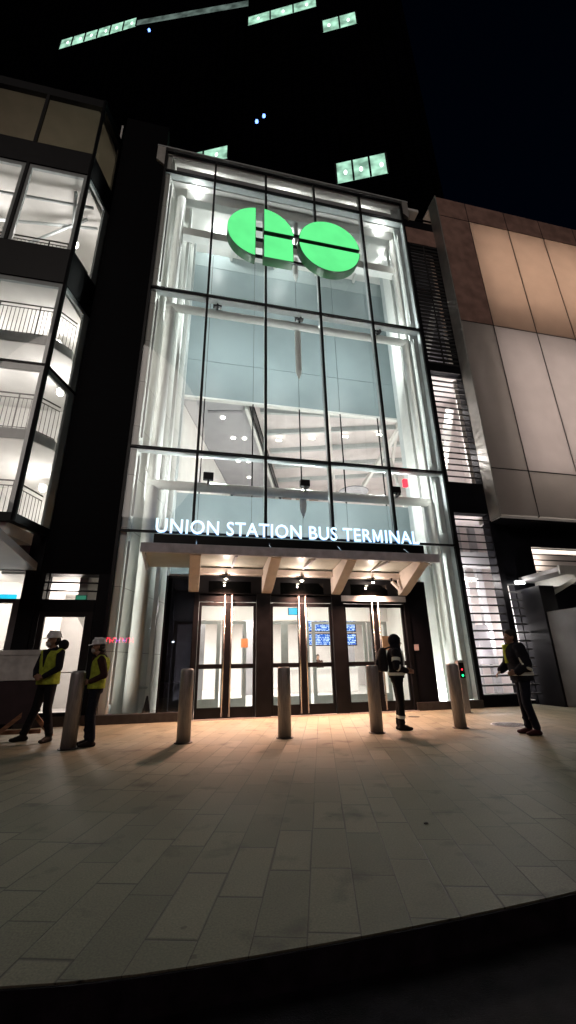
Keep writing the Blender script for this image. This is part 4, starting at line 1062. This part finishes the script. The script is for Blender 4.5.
    # ---- vest over it
    if outfit.get('vest'):
        g = MB(); g.loft(tor(hip.z+outfit.get('vhem', -.02), .016)[:-1])
        for s_ in (sL, sR): g.ball(s_+Vector((0, 0, .01)), .084, 2, (1, .75, .8))
        vst = g.build('vest', K['hivis'], root, remesh=.012, sm=2)
        # open V at the chest in the colour of the jacket below
        g = MB()
        z_ = lean.z+.165
        fx_ = lean.x+.158+th
        g.prismx([(lean.y-.065, z_-.02), (lean.y+.065, z_-.02), (lean.y+.006, z_-.30), (lean.y-.006, z_-.30)], fx_-.09, fx_+.004)
        g.build('neck_opening', outfit['jacket'], vst)
    def band(z0, z1, ex=.02, mt=K['band'], nm='reflective_band'):
        ss = tor(hip.z-hem, ex)
        def at(z):
            for a, b in zip(ss, ss[1:]):
                if a[0] <= z <= b[0]:
                    f = (z-a[0])/(b[0]-a[0]); return (z,)+tuple(a[i]+(b[i]-a[i])*f for i in range(1, 5))
            return ss[0]
        n = 5; MB().loft([at(z0+(z1-z0)*i/n) for i in range(n+1)], 32).build(nm, mt, root, smooth=False)
    for z0, z1 in outfit.get('bands', ()): band(hip.z+z0, hip.z+z1)
    def sleeve_band(a, b, f0, f1, r):
        MB().tube(a.lerp(b, f0), a.lerp(b, f1), r, r, 20).build('reflective_band', K['band'], root, smooth=False)
    for a, b, f0, f1, r in outfit.get('sleeves', ()): sleeve_band(V(a), V(b), f0, f1, r)
    for a, b, f0, f1, r in outfit.get('legbands', ()): sleeve_band(V(a), V(b), f0, f1, r)
    for pts_, wd in outfit.get('piping', ()):
        g = MB()
        for p_, q_ in zip(pts_, pts_[1:]): g.caps(p_, wd, q_, wd)
        g.build('reflective_piping', K['band'], root, smooth=True)
    if outfit.get('shirt'):
        g = MB(); fx_ = lean.x+.142+th
        g.prismx([(lean.y-.04, lean.z+.16), (lean.y+.04, lean.z+.16), (lean.y+.025, lean.z-.16), (lean.y-.025, lean.z-.16)], fx_-.09, fx_+.006)
        g.build('shirt_front', K['collar'], root)
    # ---- shoes
    for an, rot_ in ((aL, J.get('tL', 8)), (aR, J.get('tR', -8))):
        g = MB(); c_, s_ = math.cos(R(rot_)), math.sin(R(rot_)); D = Vector((c_, s_, 0)); base = Vector((an.x, an.y, 0))
        lift = an.z-.09
        g.caps(an+U*.06, .056, Vector((an.x, an.y, .05+lift)), .050); g.caps(base-D*.045+U*(.036+lift), .036, base+D*.15+U*(.034+lift*.3), .034)
        g.caps(base+U*(.06+lift)+D*.03, .045, base+D*.12+U*(.042+lift*.3), .036); g.ball(base+D*.165+U*(.036+lift*.3), .042, 2, (1, 1, .7))
        g.caps(base+D*.14+U*(.022+lift*.3)+Sd*0, .020, base-D*.05+U*(.020+lift), .020)
        g.build('shoe', outfit['shoe'], root, remesh=.009, sm=1)
    # ---- head wear
    if outfit.get('hat'):
        g = MB()
        T = Matrix.Translation(hd_+U*.045-F*.005) @ Matrix.Rotation(R(hdir), 4, 'Z') @ Matrix.Rotation(R(4), 4, 'Y')
        prof = [(.128, 0), (.130, .012), (.118, .02), (.116, .05), (.104, .085), (.078, .112), (.04, .126), (.005, .130)]
        g.lathe(prof, n=30); g.loft([(.0, .045, 0, .125, .100), (.010, .045, 0, .122, .097)], 30); g.bar((-.10, 0, .085), (.08, 0, .11), .03, .05)
        for v in g.bm.verts: v.co = T @ Vector((v.co.x*1.06, v.co.y*.92, v.co.z))
        g.build('hard_hat', K['hat'], root, smooth=True, bevel=0)
        g = MB(); g.ball(hd_+U*.0-F*.045, .088, 3, (.9, .98, 1)); g.build('hair', K['hair'], root, smooth=True)
    elif outfit.get('hood') == 'up':
        g = MB(); g.ball(hd_+U*.03-F*.03, .125, 3, (1, .95, 1.05)); g.caps(hd_-U*.08-F*.03, .105, hd_-U*.16-F*.02, .11); g.caps(hd_+U*.09+F*.02, .045, hd_+U*.07+F*.075, .03)
        g.build('hood', outfit['jacket'], root, remesh=.012, sm=2)
    else:
        g = MB(); g.ball(hd_+U*.045-F*.025, .104, 3, (1, .88, .98)); g.ball(hd_-U*.01-F*.055, .080, 3, (.9, 1, 1.1)); g.ball(hd_+U*.10+F*.03, .05, 2, (1.1, 1.2, .6))
        g.build('hair', K['hair'], root, remesh=.011, sm=1)
    if outfit.get('mask'):
        g = MB(); g.ball(hd_-U*.055+F*.062, .056, 3, (.9, 1, .9)); g.build('face_mask', K['mask'], root, smooth=True)
    if outfit.get('ball'):
        g = MB(); g.ball(Vector(outfit['ball']), .085, 3, (1, 1, 1.1)); g.build('hood', outfit['jacket'], root, smooth=True)
    return root

# far-left worker: three-quarter view, hands folded at the waist, legs apart
JA = dict(hip=(0, 0, .93), chest=(-.01, 0, 1.30), head=(.03, 0, 1.60), face=-20, sL=(-.0, .19, 1.39), sR=(0, -.19, 1.39), eL=(.05, .27, 1.14), eR=(.06, -.25, 1.12), wL=(.20, .09, 1.00), wR=(.22, -.05, 1.01),
          kL=(.05, .15, .50), kR=(.0, -.18, .50), aL=(-.02, .20, .09), aR=(.03, -.33, .09), tL=12, tR=-25, hL=((.3, -.9, -.1), (.8, .2, .4), (0, 0, 1)), hR=((.3, .9, -.15), (.8, -.2, .4), (0, 0, 1)))
person('worker in white hard hat and lime vest with hands folded beside the trestle barrier', (-.36, -2.15), -125, 1.84, JA,
       dict(trousers=K['trousb'], jacket=K['navy'], vest=True, vhem=-.05, shoe=K['boot'], hat=True, mask=True, ball=(-.10, .12, 1.53), bands=()))
# second worker: side view facing left, hand on the hip
JB = dict(hip=(0, 0, .93), chest=(-.03, 0, 1.30), head=(.05, 0, 1.61), face=0, sL=(-.03, .18, 1.40), sR=(-.03, -.18, 1.40), eL=(-.12, .25, 1.13), eR=(-.10, -.24, 1.14), wL=(.13, .16, 1.02), wR=(.14, -.12, 1.03),
          kL=(.03, .09, .50), kR=(.06, -.09, .50), aL=(-.03, .09, .09), aR=(.03, -.09, .09), hL=((.7, -.5, -.2), (.3, .9, 0), (0, 0, 1)), hR=((.7, .4, -.2), (.3, -.9, 0), (0, 0, 1)))
person('worker in white hard hat and lime vest with brown sleeves standing behind a bollard', (.62, -2.92), 188, 1.66, JB,
       dict(trousers=K['trous'], jacket=K['brown'], vest=True, shoe=K['boot'], hat=True, mask=True, bag=.006))
# hooded person with a backpack facing right
JC = dict(hip=(0, 0, .95), chest=(.0, 0, 1.31), head=(.05, 0, 1.60), face=10, sL=(.0, .19, 1.40), sR=(0, -.19, 1.40), eL=(.0, .25, 1.12), eR=(-.02, -.26, 1.13), wL=(.20, .15, 1.05), wR=(.20, -.17, 1.04),
          kL=(.02, .07, .50), kR=(.03, -.07, .50), aL=(-.03, .07, .09), aR=(-.0, -.07, .09), tL=25, tR=-5, hL=((1, -.3, 0), (.2, .9, .2), (0, 0, 1)), hR=((1, .3, 0), (.2, -.9, .2), (0, 0, 1)))
person('person in black hooded jacket with silver bands facing right by the doors', (6.08, -3.02), -18, 1.72, JC,
       dict(trousers=K['trousb'], jacket=K['navy'], shoe=K['boot'], hood='up', thick=.012, hem=.03, bands=((.02, .075),), sleeves=(('sR', 'eR', .40, .62, .084), ('eR', 'wR', .1, .22, .070)), legbands=(('kR', 'aR', .60, .72, .074), ('kL', 'aL', .60, .72, .074)),
            piping=(([(.13, -.12, 1.42), (.155, -.11, 1.25), (.15, -.12, 1.06)], .016),)))
bp = thing('backpack', 'black backpack worn by the hooded person', 'backpack', (6.08-.232, -3.02+.075, 1.02), R(-18))
g = MB(); g.loft([(0, 0, 0, .08, .14), (.06, -.01, 0, .11, .16), (.28, -.01, 0, .10, .16), (.40, .01, 0, .075, .13), (.45, .02, 0, .04, .08)]); g.build('bag', K['grey'], bp, remesh=.012, sm=3)
g = MB(); g.loft([(.05, -.11, 0, .035, .11), (.20, -.115, 0, .035, .11), (.24, -.10, 0, .02, .09)]); g.build('front_pocket', K['grey'], bp, remesh=.012, sm=1)
for s in (-1, 1):
    g = MB(); g.caps((.05, .10*s, .42), .014, (.17, .14*s, .46), .014); g.caps((.17, .14*s, .46), .014, (.33, .13*s, .36), .014); g.caps((.33, .13*s, .36), .014, (.34, .15*s, .12), .014); g.build('strap', K['grey'], bp)
# right-hand worker facing left, arm held forward
JD = dict(hip=(-.02, 0, .95), chest=(.02, 0, 1.32), head=(.05, 0, 1.61), face=8, sL=(.01, .19, 1.41), sR=(.01, -.19, 1.41), eL=(-.04, .27, 1.14), eR=(.08, -.26, 1.14), wL=(.14, .22, 1.00), wR=(.25, -.20, 1.03),
          kL=(.02, .09, .51), kR=(.0, -.08, .51), aL=(-.07, .10, .09), aR=(-.02, -.09, .09), tL=10, tR=-10, hL=((1, -.2, -.1), (.2, .9, .2), (0, 0, 1)), hR=((.75, .0, -.65), (.6, -.3, .6), (0, .9, .2)))
person('worker in dark jacket with silver bands facing left in front of the louvres', (7.86, -4.22), 163, 1.72, JD,
       dict(trousers=K['trous'], jacket=K['navy'], shoe=K['maroon'], thick=.036, hem=.09, hood='down', shirt=True, bands=((.0, .055),), bag=.004,
            piping=(([(-.02, .215, 1.42), (.06, .235, 1.32), (.055, .285, 1.17)], .017), ([(.04, .30, 1.14), (-.03, .325, 1.07), (-.08, .31, 1.05)], .024))))
# two seated figures inside the lobby
JS = dict(hip=(0, 0, .93), chest=(0, 0, 1.30), head=(.04, 0, 1.60), face=0, sL=(0, .19, 1.39), sR=(0, -.19, 1.39), eL=(.05, .23, 1.13), eR=(.05, -.23, 1.13), wL=(.25, .12, 1.06), wR=(.25, -.12, 1.06),
          kL=(.03, .09, .50), kR=(.03, -.09, .50), aL=(-.03, .09, .09), aR=(0, -.09, .09))
person('distant person in dark clothes behind the lobby counter', (8.15, 9.5), -100, 1.68, JS, dict(trousers=K['trousb'], jacket=K['brown'], shoe=K['boot']))
person('distant person in orange top behind the lobby counter', (9.35, 9.6), -110, 1.66, JS, dict(trousers=K['trousb'], jacket=cloth('orange_top', (.45, .16, .05)), shoe=K['boot']))

# ================================================================== LIGHT, SKY, CAMERA
w = bpy.data.worlds.new('World'); S.world = w; w.use_nodes = True
nt = w.node_tree; bg = nt.nodes['Background']
sky = nt.nodes.new('ShaderNodeTexSky'); sky.sky_type = 'NISHITA'; sky.sun_disc = False; sky.sun_elevation = R(2.0); sky.sun_rotation = R(200); sky.air_density = 1.5; sky.ozone_density = 6
nt.links.new(sky.outputs[0], bg.inputs[0]); bg.inputs[1].default_value = .0028
sun = bpy.data.lights.new('street_glow', 'SUN'); sun.energy = .30; sun.angle = R(25); sun.color = (1, .88, .80)
so = bpy.data.objects.new('street_glow', sun); C.objects.link(so); so.rotation_euler = (R(62), 0, R(-14))  # wide sun lamp added for warm street glow from behind the camera

cam = bpy.data.cameras.new('camera'); co = bpy.data.objects.new('camera', cam); C.objects.link(co); S.camera = co
cam.sensor_fit = 'VERTICAL'; cam.sensor_height = 36; cam.lens = 417.6/1024*36; cam.clip_end = 2000; cam.clip_start = .05
yaw, pitch, roll = R(12.75), R(20.23), R(-1.08)
fw = Vector((math.sin(yaw)*math.cos(pitch), math.cos(yaw)*math.cos(pitch), math.sin(pitch)))
rt = Vector((math.cos(yaw), -math.sin(yaw), 0)); upv = rt.cross(fw)
r2 = rt*math.cos(roll)+upv*math.sin(roll); u2 = -rt*math.sin(roll)+upv*math.cos(roll)
mt = Matrix((r2, u2, -fw)).transposed().to_4x4(); mt.translation = (2.152, -11.092, 1.162)
co.matrix_world = mt
S.view_settings.view_transform = 'Standard'; S.view_settings.look = 'None'; S.view_settings.gamma = 1; S.view_settings.exposure = .55
S.cycles.use_denoising = True
S.cycles.max_bounces = 8; S.cycles.diffuse_bounces = 4; S.cycles.transparent_max_bounces = 16; S.cycles.sample_clamp_indirect = 4
S.cycles.caustics_reflective = False; S.cycles.caustics_refractive = False
